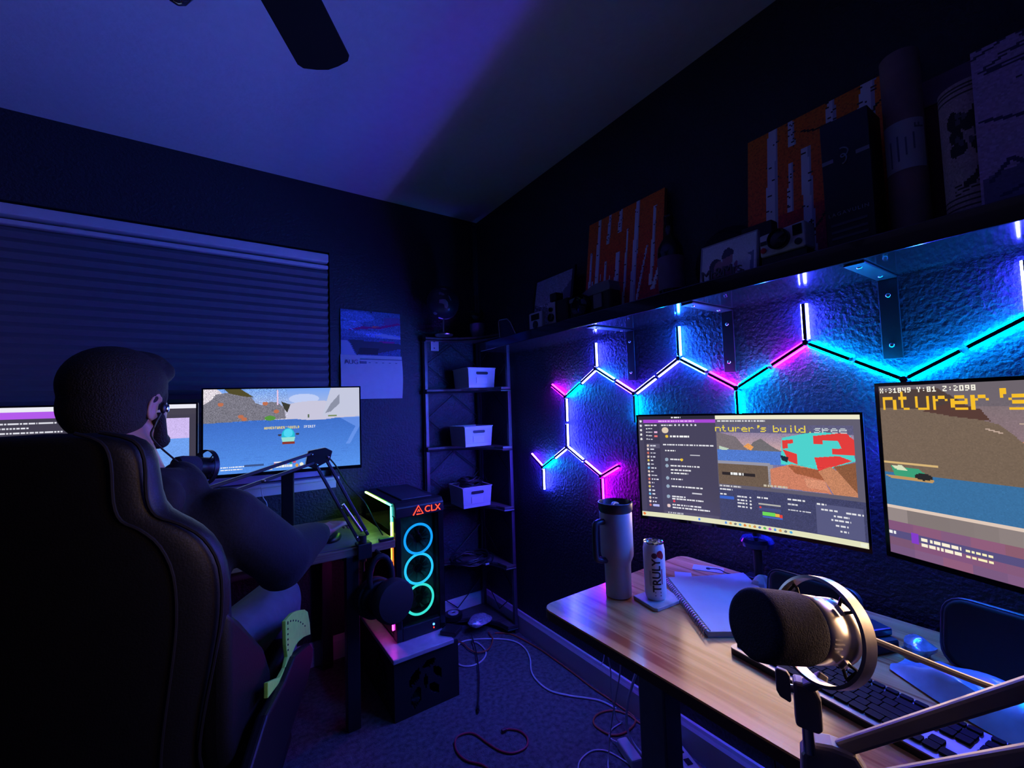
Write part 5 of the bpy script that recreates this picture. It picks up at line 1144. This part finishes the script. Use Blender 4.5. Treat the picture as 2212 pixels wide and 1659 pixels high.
for x, y, L in ((.27, .24, .03), (.34, .21, .04), (.36, .33, .03), (.55, .28, .06), (.6, .33, .05)): p.line([(x, y), (x+L, y+.02)], .008, (190, 165, 150))
p.rect(0, .52, 1, .715, (58, 112, 160)); p.grad(.35, .53, 1, .715, (66, 122, 150), (66, 140, 132)); p.speck(0, .52, 1, .715, .02)
p.rect(.0, .455, .15, .466, (215, 180, 120)); p.poly([(.02, .475), (.10, .485), (.13, .53), (.03, .54)], (60, 160, 120)); p.poly([(.02, .48), (.05, .47), (.07, .50), (.04, .50)], (215, 225, 190)); p.poly([(.0, .535), (.14, .535), (.13, .555), (.02, .553)], (190, 150, 95)); p.ell(.11, .525, .025, .02, (40, 40, 40))
p.rect(0, .715, 1, .732, (222, 200, 185)); 
for k in range(18): p.rect(k/18, .732, (k+1)/18, .81, tuple(np.array((140, 128, 126))*random.uniform(.9, 1.1)))
for k in range(14):
    for j in range(3): p.rect(k/14, .81+.07*j, (k+1)/14, .88+.07*j, tuple(np.array((132, 98, 122))*np.array((random.uniform(.9, 1.12), random.uniform(.85, 1.0), random.uniform(.85, 1.1)))))
p.rect(.0, .862, 1, .905, (88, 80, 128)); p.rect(.065, .855, .085, .915, (130, 60, 200)); p.scribble(.09, .875, .10, (250, 240, 215), .017); p.scribble(.09, .905, .10, (250, 240, 215), .017); p.scribble(.20, .878, .06, (250, 240, 190), .017); p.scribble(.20, .908, .06, (250, 240, 190), .017); p.scribble(.0, .868, .02, (240, 240, 240), .02)
p.text(.005, .012, "X:31849 Y:81 Z:2098", (245, 240, 225))
p.big(.010, .038, .0077, .0150, "nturer's", (246, 190, 40)); p.big(.40, .038, .0077, .0150, "build. spee", (246, 190, 40))
def desk_arm(t, c, n, rt, up, P):
    bk = Vector((-.085, -2.42, 0)); MB().cyl((bk.x, bk.y, DZ+.014), (bk.x, bk.y, 1.06), .017, n=20).build('stand_pole', M_blackmetal, t, smooth=True)
    MB().box((bk.x, bk.y, DZ+.007), (.09, .15, .013)).build('stand_base', M_blackplastic, t, bevel=.005)
    MB().beam((bk.x, bk.y, 1.05), c-n*.034, .03, .03).build('head_arm', M_blackmetal, t, bevel=.004)
la = Vector((-.252, -2.066)); lb_ = Vector((-.312, -2.264)); dd = (lb_-la).normalized(); W2 = .598; ct2 = la+dd*(W2/2+.007); yw2 = math.atan2(dd.y, dd.x)-math.pi/2
monitor('second_monitor', 'nearer monitor filled with a sunset game scene and big yellow letters', (ct2.x, ct2.y, 1.092), yw2, W2, .336, p, bez=.007, chin=.010, arm=desk_arm, lamp=(2.6, (1.0, .58, .32)))

# ---- things on the desk
tb = thing('steel_tumbler', 'tall grey-blue travel tumbler with a side handle on the desk corner', 'tumbler', (-.449, -1.512, DZ))
tc_ = Vector((-.449, -1.512, DZ)); M_tum = mat('matte_tumbler_paint', (.34, .33, .40), .42, var=.03)
MB().lathe(tc_, (0, 0, 1), [(.030, 0), (.0355, .003), (.0365, .085), (.0375, .095), (.0445, .112), (.0455, .120), (.0455, .232), (.044, .235)], 40).build('body', M_tum, tb, smooth=True)
MB().lathe(tc_+Vector((0, 0, .2352)), (0, 0, 1), [(.0445, 0), (.0475, .006), (.0485, .026), (.046, .027), (.043, .014), (.002, .013)], 40).build('lid', mat('dark_lid', (.03, .03, .045), .3), tb, smooth=True)
hd_ = Vector((-.97, .10, 0)).normalized(); hp = [tc_+hd_*.044+Vector((0, 0, .212)), tc_+hd_*.066+Vector((0, 0, .212)), tc_+hd_*.076+Vector((0, 0, .200)), tc_+hd_*.076+Vector((0, 0, .125)), tc_+hd_*.068+Vector((0, 0, .112)), tc_+hd_*.041+Vector((0, 0, .105))]
MB().tube(hp, .0085, 10, smooth=4).build('handle', mat('dark_handle', (.03, .03, .05), .35), tb, smooth=True)
MB().tube([tc_+Vector((-.015, .0, .250)), tc_+Vector((.0, .005, .256)), tc_+Vector((.018, .006, .251))], .005, 8, smooth=4).build('lid_slider', mat('pale_slider', (.16, .16, .24), .3), tb, smooth=True)
co = MB().prism([(-.436, -1.552), (-.452, -1.634), (-.447, -1.642), (-.358, -1.648), (-.350, -1.642), (-.322, -1.572), (-.328, -1.562)], (0, 0, DZ), (1, 0, 0), (0, 1, 0), (0, 0, 1), .009).build('coaster', mat('worn_pale_coaster', (.42, .38, .38), .6, var=.3, vscale=25), None, bevel=.002, origin=(-.39, -1.6, DZ))
tag(co, 'pale square coaster under the drink can', 'coaster')
cn = thing('drink_can', 'slim white drink can with dark lettering and berries on a coaster', 'can', (-.3975, -1.598, DZ+.0095))
cc = Vector((-.3975, -1.598, DZ+.0095)); M_can = mat('white_can_print', (.74, .72, .74), .35, var=.04)
MB().lathe(cc, (0, 0, 1), [(.020, .003), (.0235, 0), (.026, .004), (.0285, .014), (.0285, .132), (.0265, .142), (.0255, .1465)], 40).build('can_wall', M_can, cn, smooth=True)
MB().lathe(cc+Vector((0, 0, .1465)), (0, 0, 1), [(.0255, 0), (.0268, .002), (.0262, .005), (.0245, .004), (.0235, .0), (.002, .0005)], 40).build('lid', M_chrome, cn, smooth=True)
tabm = MB(); tabm.torus(cc+Vector((-.003, -.006, .1520)), (0, 0, 1), .0062, .0013, 18, 6).beam(cc+Vector((-.001, 0, .1515)), cc+Vector((.004, .010, .1515)), .008, .0015); tabm.build('ring_pull', M_blackmetal, cn, smooth=True)
fa = math.atan2(-2.383-cc.y, -1.387-cc.x)      # side of the can turned to the photographer's seat
def on_can(phi, z, dr=.0006): return Vector((cc.x+(.0286+dr)*math.cos(phi), cc.y+(.0286+dr)*math.sin(phi), cc.z+z))
text_obj('brand_lettering', 'TRULY', .0265, (0, 0, 0), (1, 0, 0), (0, 0, 1), .0003, mat('can_black_print', (.015, .015, .02), .5), cn, wrap=lambda v: on_can(fa+.20-v.y*1.15/.0286, .068+v.x*1.08, .0004+v.z), space=1.0, bold=.0006)
def patch(name, ph, z, rw, rh, material, k=14):
    b = MB(); pts = [(rw*math.cos(2*math.pi*i/k), rh*math.sin(2*math.pi*i/k)) for i in range(k)]
    b.add([on_can(ph+x/.0286, z+y, .0005) for x, y in pts]+[on_can(ph, z, .0009)], [(i, (i+1) % k, k) for i in range(k)]); b.build(name, material, cn, smooth=True)
patch('strawberry_print', fa+.55, .124, .0085, .0100, mat('berry_red', (.45, .01, .02), .4)); patch('strawberry_print', fa+.72, .119, .006, .009, mat('berry_red', (.45, .01, .02), .4)); patch('berry_print', fa+.02, .120, .0075, .0075, mat('berry_dark', (.05, .02, .06), .4))
for z0, z1 in ((.045, .085),): MB().add([on_can(fa+.62, z0), on_can(fa+.72, z0), on_can(fa+.72, z1), on_can(fa+.62, z1)], [(0, 1, 2, 3)]).build('flavour_band', mat('berry_pink', (.35, .05, .12), .5), cn)
for k in range(3): MB().add([on_can(fa-.5+.07*k, .040), on_can(fa-.47+.07*k, .040), on_can(fa-.47+.07*k, .080), on_can(fa-.5+.07*k, .080)], [(0, 1, 2, 3)]).build('small_print', mat('can_grey_print', (.25, .24, .28), .5), cn)
for k in range(2): MB().add([on_can(fa-.05, .014+.008*k), on_can(fa+.55, .014+.008*k), on_can(fa+.55, .018+.008*k), on_can(fa-.05, .018+.008*k)], [(0, 1, 2, 3)]).build('small_print', mat('can_grey_print', (.25, .24, .28), .5), cn)
# notebook, loose sheets, white card
nb = thing('spiral_notebook', 'open-topped white spiral notebook lying between the can and the microphone', 'notebook', (-.27, -1.67, DZ))
ax_ = Vector((-.192, -.256, 0)).normalized(); ay_ = Vector((.256*.95, -.192*.95, 0)).normalized(); no = Vector((-.272, -1.532, DZ))
LN, WN = .315, .235
MB().prism([(0, .004), (LN, .004), (LN, WN), (0, WN)], no, ax_, ay_, Vector((0, 0, 1)), .012).build('page_block', M_paper, nb, bevel=.001)
MB().prism([(-.003, .002), (LN+.003, .002), (LN+.003, WN+.004), (-.003, WN+.004)], no-Vector((0, 0, 0))*0, ax_, ay_, Vector((0, 0, 1)), .0012).build('back_cover', mat('brown_card_cover', (.20, .14, .12), .8), nb)
tp = MB(); K = 10
tp.add([no+ax_*(LN*i/K)+ay_*(.004+(WN-.004)*j/K)+Vector((0, 0, .0125+.006*(i/K)*0+.010*((1-i/K)*(j/K))**2)) for i in range(K+1) for j in range(K+1)], [(i*(K+1)+j, (i+1)*(K+1)+j, (i+1)*(K+1)+j+1, i*(K+1)+j+1) for i in range(K) for j in range(K)])
tp.build('top_page', M_paper, nb, smooth=True)
wire = MB()
for k in range(30): 
    c = no+ax_*(.006+LN*.97*k/29)+ay_*.003+Vector((0, 0, .0075)); wire.torus(c+Vector((0, 0, .0015)), ax_, .0088, .0013, 14, 5)
wire.build('spiral_wire', M_steel, nb, smooth=True)
ls = MB().prism([(0, 0), (.20, .0), (.20, .14), (0, .14)], Vector((-.155, -1.545, DZ+.0002)), Vector((-.80, -.60, 0)), Vector((.6, -.8, 0))*-.35, Vector((0, 0, 1)), .0006).build('loose_sheet', M_paper, None, origin=(-.2, -1.6, DZ)); tag(ls, 'loose white sheet sticking out under the spiral notebook', 'paper')
wc = thing('white_tag', 'white card tag with a black string hole behind the notebook', 'tag', (-.09, -1.555, DZ))
MB().prism(rrect(-.045, .045, -.022, .022, .006), Vector((-.086, -1.56, DZ+.0003)), Vector((.45, -.89, 0)), Vector((.89, .45, 0)), Vector((0, 0, 1)), .002).build('card', M_white, wc)
MB().tube([(-.086, -1.565, DZ+.004), (-.075, -1.59, DZ+.006), (-.08, -1.62, DZ+.004), (-.07, -1.64, DZ+.003)], .0015, 6, smooth=4).ball((-.088, -1.562, DZ+.004), (.007, .007, .003), 10, 6).build('string', M_cableblack, wc, smooth=True)
lump('tissue', (-.105, -1.735, DZ), (.028, .022, .022), M_paper, 'small crumpled white tissue behind the microphone ring', 'tissue', 11, .3)
# full size keyboard
kbd = thing('full_keyboard', 'full-size dark keyboard with a silver frame under the microphone', 'keyboard', (-.445, -2.07, DZ), R(-90-8))
def kmb(): return MB()
KW, KD = .432, .128
kmb().prism(rrect(-KW/2, KW/2, -KD/2, KD/2, .010), (0, 0, .0), (1, 0, 0), (0, 1, 0), (0, 0, 1), .011).build('case', M_blackplastic, kbd, world=False)
kmb().prism(rrect(-KW/2, KW/2, -KD/2, KD/2, .010), (0, 0, .0112), (1, 0, 0), (0, 1, 0), (0, 0, 1), .0022).build('silver_plate', mat('silver_key_plate', (.34, .32, .29), .35, metal=.5), kbd, world=False)
M_key = mat('dark_keycap', (.008, .008, .010), .75, spec=.2)
proto = {}
def key(x, y, w, d=.0168):
    k = (round(w, 4), round(d, 4))
    if k not in proto:
        o = MB().prism(rrect(-w/2, w/2, -d/2, d/2, .0022), (0, 0, 0), (1, 0, 0), (0, 1, 0), (0, 0, 1), .0042).build('key', M_key, kbd, world=False); proto[k] = o; o.location = (x, y, .0135)
    else: share(proto[k], 'key', kbd, (x, y, .0135))
U = .0187; rows = [[1]*13+[2], [1.5]+[1]*12+[1.5], [1.75]+[1]*11+[2.25], [2.25]+[1]*10+[2.75], [1.25, 1.25, 1.25, 6.25, 1.25, 1.25, 1.25, 1.25]]
x00 = -KW/2+.007
for r, row in enumerate(rows):
    x = x00
    for w_ in row:
        key(x+w_*U/2, .0375-.004-r*U, w_*U-.0018); x += w_*U
for k in range(14): key(x00+(k+.5)*U*15/14, .0535, U*15/14-.0028, .0105)
for r in range(6):
    for c in range(3):
        if (r == 3) or (r == 4 and c != 1): continue
        key(x00+15*U+.008+(c+.5)*U, .0375-.004-(r-1)*U if r else .0535, U-.0018, .0168 if r else .0105)
for r in range(6):
    for c in range(4): key(x00+18*U+.016+(c+.5)*U*.88, .0375-.004-(r-1)*U if r else .0535, U*.88-.0018, .0160 if r else .0105)

# ---- silver microphone in its shock mount on the grey boom arm
mi = thing('silver_microphone', 'silver broadcast microphone with a charcoal foam cover in a ring shock mount', 'microphone', (-.87, -2.17, .94))
F0 = Vector((-.958, -2.155, 1.026)); A = Vector((.900, -.330, -.215)).normalized()
MB().lathe(F0-A*.002, A, [(.002, -.0005), (.026, .0), (.0300, .0015), (.0322, .005), (.0330, .012), (.0330, .056), (.0318, .060)], 44).build('foam_cover', M_foam, mi, smooth=True)
MB().lathe(F0, A, [(.030, .0585), (.0312, .060), (.0312, .078), (.0295, .082), (.0295, .088), (.031, .090), (.031, .100), (.0285, .104), (.016, .108), (.010, .125), (.002, .126)], 44).build('body', M_steel, mi, smooth=True)
RC = F0+A*.083; RR = .0475
MB().lathe(RC-A*.0075, A, [(RR, 0), (RR+.0030, .0008), (RR+.0030, .0142), (RR, .015), (RR-.0004, .0075), (RR, 0)], 72, cap=False).build('shock_ring', M_steel, mi, smooth=True)
x_, y_ = MB().ring_frame(A)
for k in range(4):
    a = R(35+90*k); d = x_*math.cos(a)+y_*math.sin(a); s_ = A.cross(d)
    cl = MB().box(RC+d*.0335, (.006, .010, .005), Matrix(((A.x, s_.x, d.x), (A.y, s_.y, d.y), (A.z, s_.z, d.z)))).build('clip', M_steel, mi, bevel=.001)
    for e in (-.0055, .0055):
        MB().tube([RC+d*.034+s_*e*.6, RC+d*.042+s_*e*1.3, RC+d*(RR-.001)+s_*e*1.1], .0016, 6).build('elastic_band', M_cableblack, cl, smooth=True)
    MB().beam(RC+d*(RR-.0035)-s_*.007, RC+d*(RR-.0035)+s_*.007, .004, .003, up=d).build('band_bar', M_blackplastic, cl)
MB().ball(F0+A*.095+y_*-.0300, (.002, .002, .002), 8, 6).build('screw', M_blackplastic, mi, smooth=True)
M_eng = mat('engraved_grey', (.16, .15, .18), .5, metal=.5)
tn = (Vector((-1.387, -2.383, 1.2447))-F0); tn = (tn-A*tn.dot(A)).normalized(); tb_ = A.cross(tn)
phi0 = R(28)
for k, (l, hgt) in enumerate(((.010, .0), (.012, -.004), (.009, -.008))):
    q = [F0+A*(.064)+ (tn*math.cos(phi0+(hgt+e)/.0314)+tb_*math.sin(phi0+(hgt+e)/.0314))*.0315 for e in (0, .0016)]
    MB().beam(q[0]+A*0, q[0]+A*l, .0014, .0004, up=tn).build('engraving', M_eng, mi)
# cable out of the back of the microphone
bk_ = F0+A*.125
cb = MB().tube([bk_, bk_+A*.03+Vector((0, 0, -.006)), (-.76, -2.262, .955), (-.70, -2.33, .925), (-.66, -2.42, .90), (-.58, -2.6, .86)], .0032, 8, smooth=8).build('cable', mat('grey_cable', (.20, .18, .19), .5), mi, smooth=True)
BA = thing('grey_boom_arm', 'grey parallel-bar boom arm holding the silver microphone over the desk', 'boom arm', (-.6, -2.66, .70))
zdir = Vector((0, 0, 1)); fdir = Vector((.886, .464, 0)); sdir = Vector((.464, -.886, 0))     # towards the desk / along it
KN = Vector((-.868, -2.160, .920))
kn = MB().prism([(-.011, -.024), (.009, -.027), (.013, -.023), (.013, .008), (.009, .018), (-.003, .022), (-.011, .022)], KN-fdir*.009, sdir, zdir, fdir, .018).build('knuckle', M_armpaint, BA, bevel=.003)
MB().beam(KN+Vector((0, 0, .016)), RC-Vector((0, 0, RR+.001)), .010, .012, up=fdir).build('ring_tongue', M_armpaint, BA, bevel=.002)
MB().prism([(-.027, .006), (-.024, .0), (-.015, -.004), (-.0135, -.002), (-.0135, .024), (-.016, .028), (-.025, .030), (-.027, .027)], KN-fdir*.004, sdir, zdir, fdir, .006).build('thumb_knob', M_armpaint, BA, bevel=.002)
MB().cyl(KN-sdir*.016+Vector((0, 0, .010)), KN+sdir*.004+Vector((0, 0, .010)), .004).build('knob_pin', M_steel, BA, smooth=True)
MB().cyl(KN+sdir*.0125+Vector((0, 0, .004)), KN+sdir*.0138+Vector((0, 0, .004)), .005, n=16).build('bolt_socket', M_blackplastic, kn)
JO = Vector((-.845, -2.172, .858))
MB().cyl(KN+Vector((0, 0, -.026)), Vector((KN.x, KN.y, JO.z+.010)), .0055, n=18).build('threaded_rod', M_chrome, BA, smooth=True)
MB().prism([(-.030, -.045), (.028, -.045), (.030, -.002), (.020, .016), (.0, .019), (-.018, .017), (-.028, .002)], JO-fdir*.012, sdir, zdir, fdir, .024).build('elbow_plate', M_armpaint, BA, bevel=.004)
for p0, p1 in ((Vector((-.840, -2.176, .868)), Vector((-.832, -2.312, .996))), (Vector((-.828, -2.182, .830)), Vector((-.832, -2.308, .940)))):
    p1 = p0+(p1-p0)*2.0
    MB().beam(p0, p1, .011, .0145).build('bar', M_armpaint, BA, bevel=.003)
    MB().cyl(p0-fdir*.0145, p0-fdir*.0125, .005, n=16).build('bolt', M_chrome, BA)
far = JO+Vector((0.012, -.265, .218))
MB().box(far, (.03, .05, .07)).build('shoulder_joint', M_armpaint, BA, bevel=.006)
foot = Vector((-.62, -2.66, .72))
MB().beam(far, foot, .016, .02).build('lower_bar', M_armpaint, BA, bevel=.003)
MB().bx(-.675, -.60, -2.69, -2.63, .7005, .715).bx(-.675, -.6645, -2.69, -2.63, .655, .715).bx(-.675, -.60, -2.69, -2.63, .655, .664).build('clamp', M_armpaint, BA, bevel=.003)
# ---- things at the back of the desk
def pad_case(name, label, c, size, rz, lean):
    """soft padded case leaning back"""
    w, d, h = size; T_ = Matrix.Rotation(rz, 3, 'Z') @ Matrix.Rotation(lean, 3, 'Y'); b = MB().prism([(y, z) for y, z in rrect(-w/2, w/2, 0, h, min(w, h)*.28)], (0, 0, 0), (0, 1, 0), (0, 0, 1), (1, 0, 0), d)
    b.v = [Vector(c)+T_ @ v for v in b.v]; t = thing(name, label, 'case', c)
    b.build('shell', mat('black_padded_fabric', (.010, .010, .016), .75), t, smooth=True, bevel=.012, bseg=4)
    z = MB().tube([Vector(c)+T_ @ Vector((-.001, y*.985, h/2+(q-h/2)*.985)) for y, q in rrect(-w/2, w/2, 0, h, min(w, h)*.28)], .0022, 6, closed=True); z.build('zip', mat('dark_blue_piping', (.02, .025, .06), .4), t, smooth=True)
    return t
pad_case('padded_case', 'flat black padded case leaning behind the microphone ring', (-.205, -1.895, DZ+.002), (.200, .024, .098), R(0), R(12))
pad_case('padded_case', 'large black padded case leaning under the second monitor', (-.215, -2.285, DZ+.002), (.34, .03, .135), R(-10), R(12))
bd_ = thing('black_hub', 'low black device with a blue sheen beside the padded case', 'device', (-.22, -2.02, DZ))
MB().box((-.222, -2.025, DZ+.014), (.07, .05, .028), Matrix.Rotation(R(-25), 3, 'Z')).build('base', M_blackmatte, bd_, bevel=.006)
MB().box((-.210, -2.018, DZ+.036), (.055, .045, .016), Matrix.Rotation(R(-25), 3, 'Z')).build('cover', mat('blue_black_gloss', (.02, .03, .06), .3), bd_, bevel=.004)
lump('foil_wrapper', (-.185, -2.085, DZ), (.026, .022, .020), mat('silver_wrapper', (.45, .47, .58), .22, metal=.5, var=.3, vscale=70), 'small crumpled silver wrapper between the device and the padded case', 'wrapper', 21, .45, crease=4)
# plastic bag: wrinkled sheet heaped over itself
b = MB(); N1, N2 = 36, 20; rs = np.random.RandomState(4); kk = rs.normal(0, 1, (7, 2)); ph = rs.uniform(0, 6, 7)
for i in range(N1+1):
    for j in range(N2+1):
        u, v = i/N1, j/N2; x = -.405+.185*v-.02*math.sin(3*u)+.05*u*(1-v)*0; y = -2.07-.42*u
        edge = min(1, 6*u)*min(1, 5*(1-u))*min(1, 4*v)*min(1, 4*(1-v)); wv = sum(math.sin(9*k[0]*u+7*k[1]*v+p_) for k, p_ in zip(kk, ph))/7
        b.v.append(Vector((x+.012*wv-.03*(1-u)*(v < .5)*0+.11*(1-u)**2*(1-v), y+.01*wv, DZ+.003+edge*(.022+.045*u+.020*wv)+.008*abs(math.sin(14*u+5*v))*edge)))
for i in range(N1):
    for j in range(N2): a = i*(N2+1)+j; b.f.append((a, a+N2+1, a+N2+2, a+1))
M_bag = mat('pale_blue_plastic_film', (.30, .36, .52), .2, var=.2, vscale=20, spec=.7)
bg = b.build('plastic_bag', M_bag, None, smooth=True, origin=(-.31, -2.28, DZ), angle=50); tag(bg, 'pale blue plastic bag heaped along the back of the keyboard', 'plastic bag')
lump('white_cloth', (-.30, -2.42, DZ+.07), (.07, .075, .075), mat('white_cloth', (.5, .5, .58), .8), 'crumpled white cloth on the plastic bag at the right edge', 'cloth', 9, .25)

# ================================================================== FLOOR CABLES
def cord(name, label, pts, r, material, z=None, extra=None, cat='cable'):
    P = [(x, y, (r+.001) if z is None else z) for x, y in pts] if len(pts[0]) == 2 else pts
    o = MB().tube(P, r, 8, smooth=6)
    if extra is None: return tag(o.build(name, material, None, smooth=True, origin=(P[0][0], P[0][1], 0)), label, cat)
    t = thing(name, label, cat, (P[0][0], P[0][1], 0)); o.build('cord', material, t, smooth=True); extra(t); return t
cord('network_cable', 'pale cable looping beside the rack and snaking across the carpet', [(-.272, -.300), (-.255, -.336), (-.265, -.430), (-.326, -.485), (-.393, -.481), (-.426, -.428), (-.413, -.331), (-.345, -.280), (-.293, -.272), (-.223, -.307), (-.143, -.369), (-.093, -.438), (-.089, -.523), (-.121, -.609), (-.176, -.693), (-.198, -.769), (-.194, -.853), (-.15, -.926), (-.098, -.986), (-.065, -1.035), (-.050, -1.10)], .0038, M_cablewhite)
cord('orange_cord', 'orange cord running along the baseboard and coiled under the wooden desk', [(-.13, -.30), (-.065, -.373), (-.034, -.553), (-.030, -.679), (-.030, -.831), (-.034, -.938), (-.030, -1.02), (-.028, -1.107), (-.03, -1.172), (-.056, -1.199), (-.124, -1.207), (-.171, -1.182), (-.185, -1.125), (-.17, -1.091), (-.124, -1.077), (-.068, -1.099), (-.038, -1.15), (-.038, -1.213), (-.04, -1.45), (-.05, -1.7)], .0036, M_cableorange)
cord('orange_cord', 'short orange cord curled on the carpet at the foot of the rack', [(-.34, -.255), (-.322, -.300), (-.325, -.356), (-.306, -.413), (-.254, -.425), (-.206, -.389), (-.174, -.345), (-.16, -.28)], .0036, M_cableorange, z=.010)
def blackplug(t): MB().cyl((-.497, -.755, .008), (-.508, -.773, .008), .007).cyl((-.508, -.773, .008), (-.515, -.785, .008), .004).build('plug', M_blackplastic, t, smooth=True)
cord('black_plug_lead', 'black lead with a plug lying across the carpet before the stand', [(-.25, -.25), (-.306, -.399), (-.364, -.526), (-.408, -.609), (-.464, -.704), (-.497, -.755)], .0028, M_cableblack, z=.014, extra=blackplug)
def redplug(t): MB().bx(-.492, -.472, -.934, -.922, .003, .013).build('plug', mat('dark_red_plug', (.12, .01, .03), .5), t, bevel=.002)
cord('red_cable', 'dark red braided cable curled in an S on the carpet', [(-.477, -.927), (-.458, -.933), (-.431, -.969), (-.433, -1.014), (-.465, -1.042), (-.515, -1.033), (-.545, -.997), (-.563, -.94), (-.579, -.874), (-.609, -.848), (-.644, -.849), (-.667, -.884), (-.672, -.93), (-.659, -.971), (-.63, -1.008), (-.619, -1.041), (-.60, -1.12)], .0036, M_cablered, extra=redplug)
def brick(t): MB().box((-.195, -1.292, .018), (.040, .105, .034), Matrix.Rotation(R(-18), 3, 'Z')).build('power_brick', M_white, t, bevel=.006)
cord('desk_power_lead', 'thin white lead dropping from the desk edge to a white power brick', [(-.55, -1.50, .676), (-.44, -1.43, .56), (-.33, -1.35, .38), (-.26, -1.28, .25), (-.18, -1.22, .10), (-.12, -1.18, .03), (-.09, -1.166, .006), (-.148, -1.167, .005), (-.185, -1.19, .006), (-.19, -1.24, .018)], .0022, M_cablewhite, extra=brick)
cord('white_cable', 'thin white cable hanging straight from the desk to the carpet', [(-.50, -1.60, .676), (-.42, -1.49, .54), (-.33, -1.39, .38), (-.27, -1.31, .24), (-.25, -1.265, .12), (-.262, -1.258, .02), (-.291, -1.284, .005), (-.36, -1.37, .005)], .0024, M_cablewhite)
cord('thick_white_cable', 'thick pale cable hanging from the desk beside its leg', [(-.38, -1.60, .676), (-.30, -1.46, .46), (-.24, -1.36, .30), (-.19, -1.285, .16), (-.17, -1.27, .06), (-.155, -1.32, .008), (-.15, -1.45, .008)], .0045, M_cablewhite)
cord('white_cable', 'white cable arching over the carpet at the bottom edge', [(-.42, -1.28), (-.372, -1.222), (-.339, -1.199), (-.288, -1.193), (-.253, -1.209), (-.23, -1.248), (-.215, -1.345), (-.22, -1.49)], .0026, M_cablewhite)
def sockets(t):
    for k in range(4): MB().box((-.075+.03*0-.018*k, -1.41-.045*k, .0445), (.020, .024, .002), Matrix.Rotation(R(-20), 3, 'Z')).build('socket', M_blackplastic, t)
ps = thing('power_strip', 'white power strip on the carpet under the wooden desk', 'power strip', (-.10, -1.47, 0))
MB().box((-.10, -1.475, .022), (.05, .30, .042), Matrix.Rotation(R(-22), 3, 'Z')).build('strip_body', M_white, ps, bevel=.006); sockets(ps)
tl_ = MB()
for k in range(5): tl_.tube([(-.05-.02*k, -1.56-.01*k, .03), (-.06-.02*k, -1.60-.02*k, .09+.01*k), (-.08-.03*k, -1.66-.02*k, .05), (-.12-.02*k, -1.74, .005)], .0024, 6, smooth=5)
tag(tl_.build('cable_tangle', M_cablewhite, None, smooth=True, origin=(-.1, -1.65, 0)), 'tangle of thin white cables beyond the desk leg', 'cable')
for k, (dx, r, lb2) in enumerate(((0, .003, 'thin black cable hanging under the wooden desk beyond its leg'), (.0, .0055, 'thicker black cable hanging under the wooden desk beyond its leg'))):
    y = -1.70-.055*k
    cord('black_cable', lb2, [(-.10, y, .676), (-.085, y-.01, .45), (-.08, y-.03, .2), (-.10, y-.05, .03), (-.14, y-.08, .008)], r, M_cableblack)
cord('shade_cord', 'thin pale pull cord hanging below the window sill', [(-1.222, -.05, .905), (-1.215, -.052, .86), (-1.200, -.05, .83), (-1.195, -.05, .80), (-1.18, -.05, .765), (-1.168, -.05, .735)], .0022, M_cablewhite)

# alike things that come more than once share a group
for nm, gr in (('birch_painting', 'birch paintings on the wall shelf'), ('padded_case', 'black padded cases on the wooden desk'), ('orange_cord', 'orange cords on the carpet'), ('white_cable', 'thin white cables under the wooden desk'), ('black_cable', 'black cables under the wooden desk'), ('cable_bundle', 'black cable bundles on the rack')):
    for o in bpy.data.objects:
        if o.parent is None and o.name.split('.')[0] == nm: o['group'] = gr
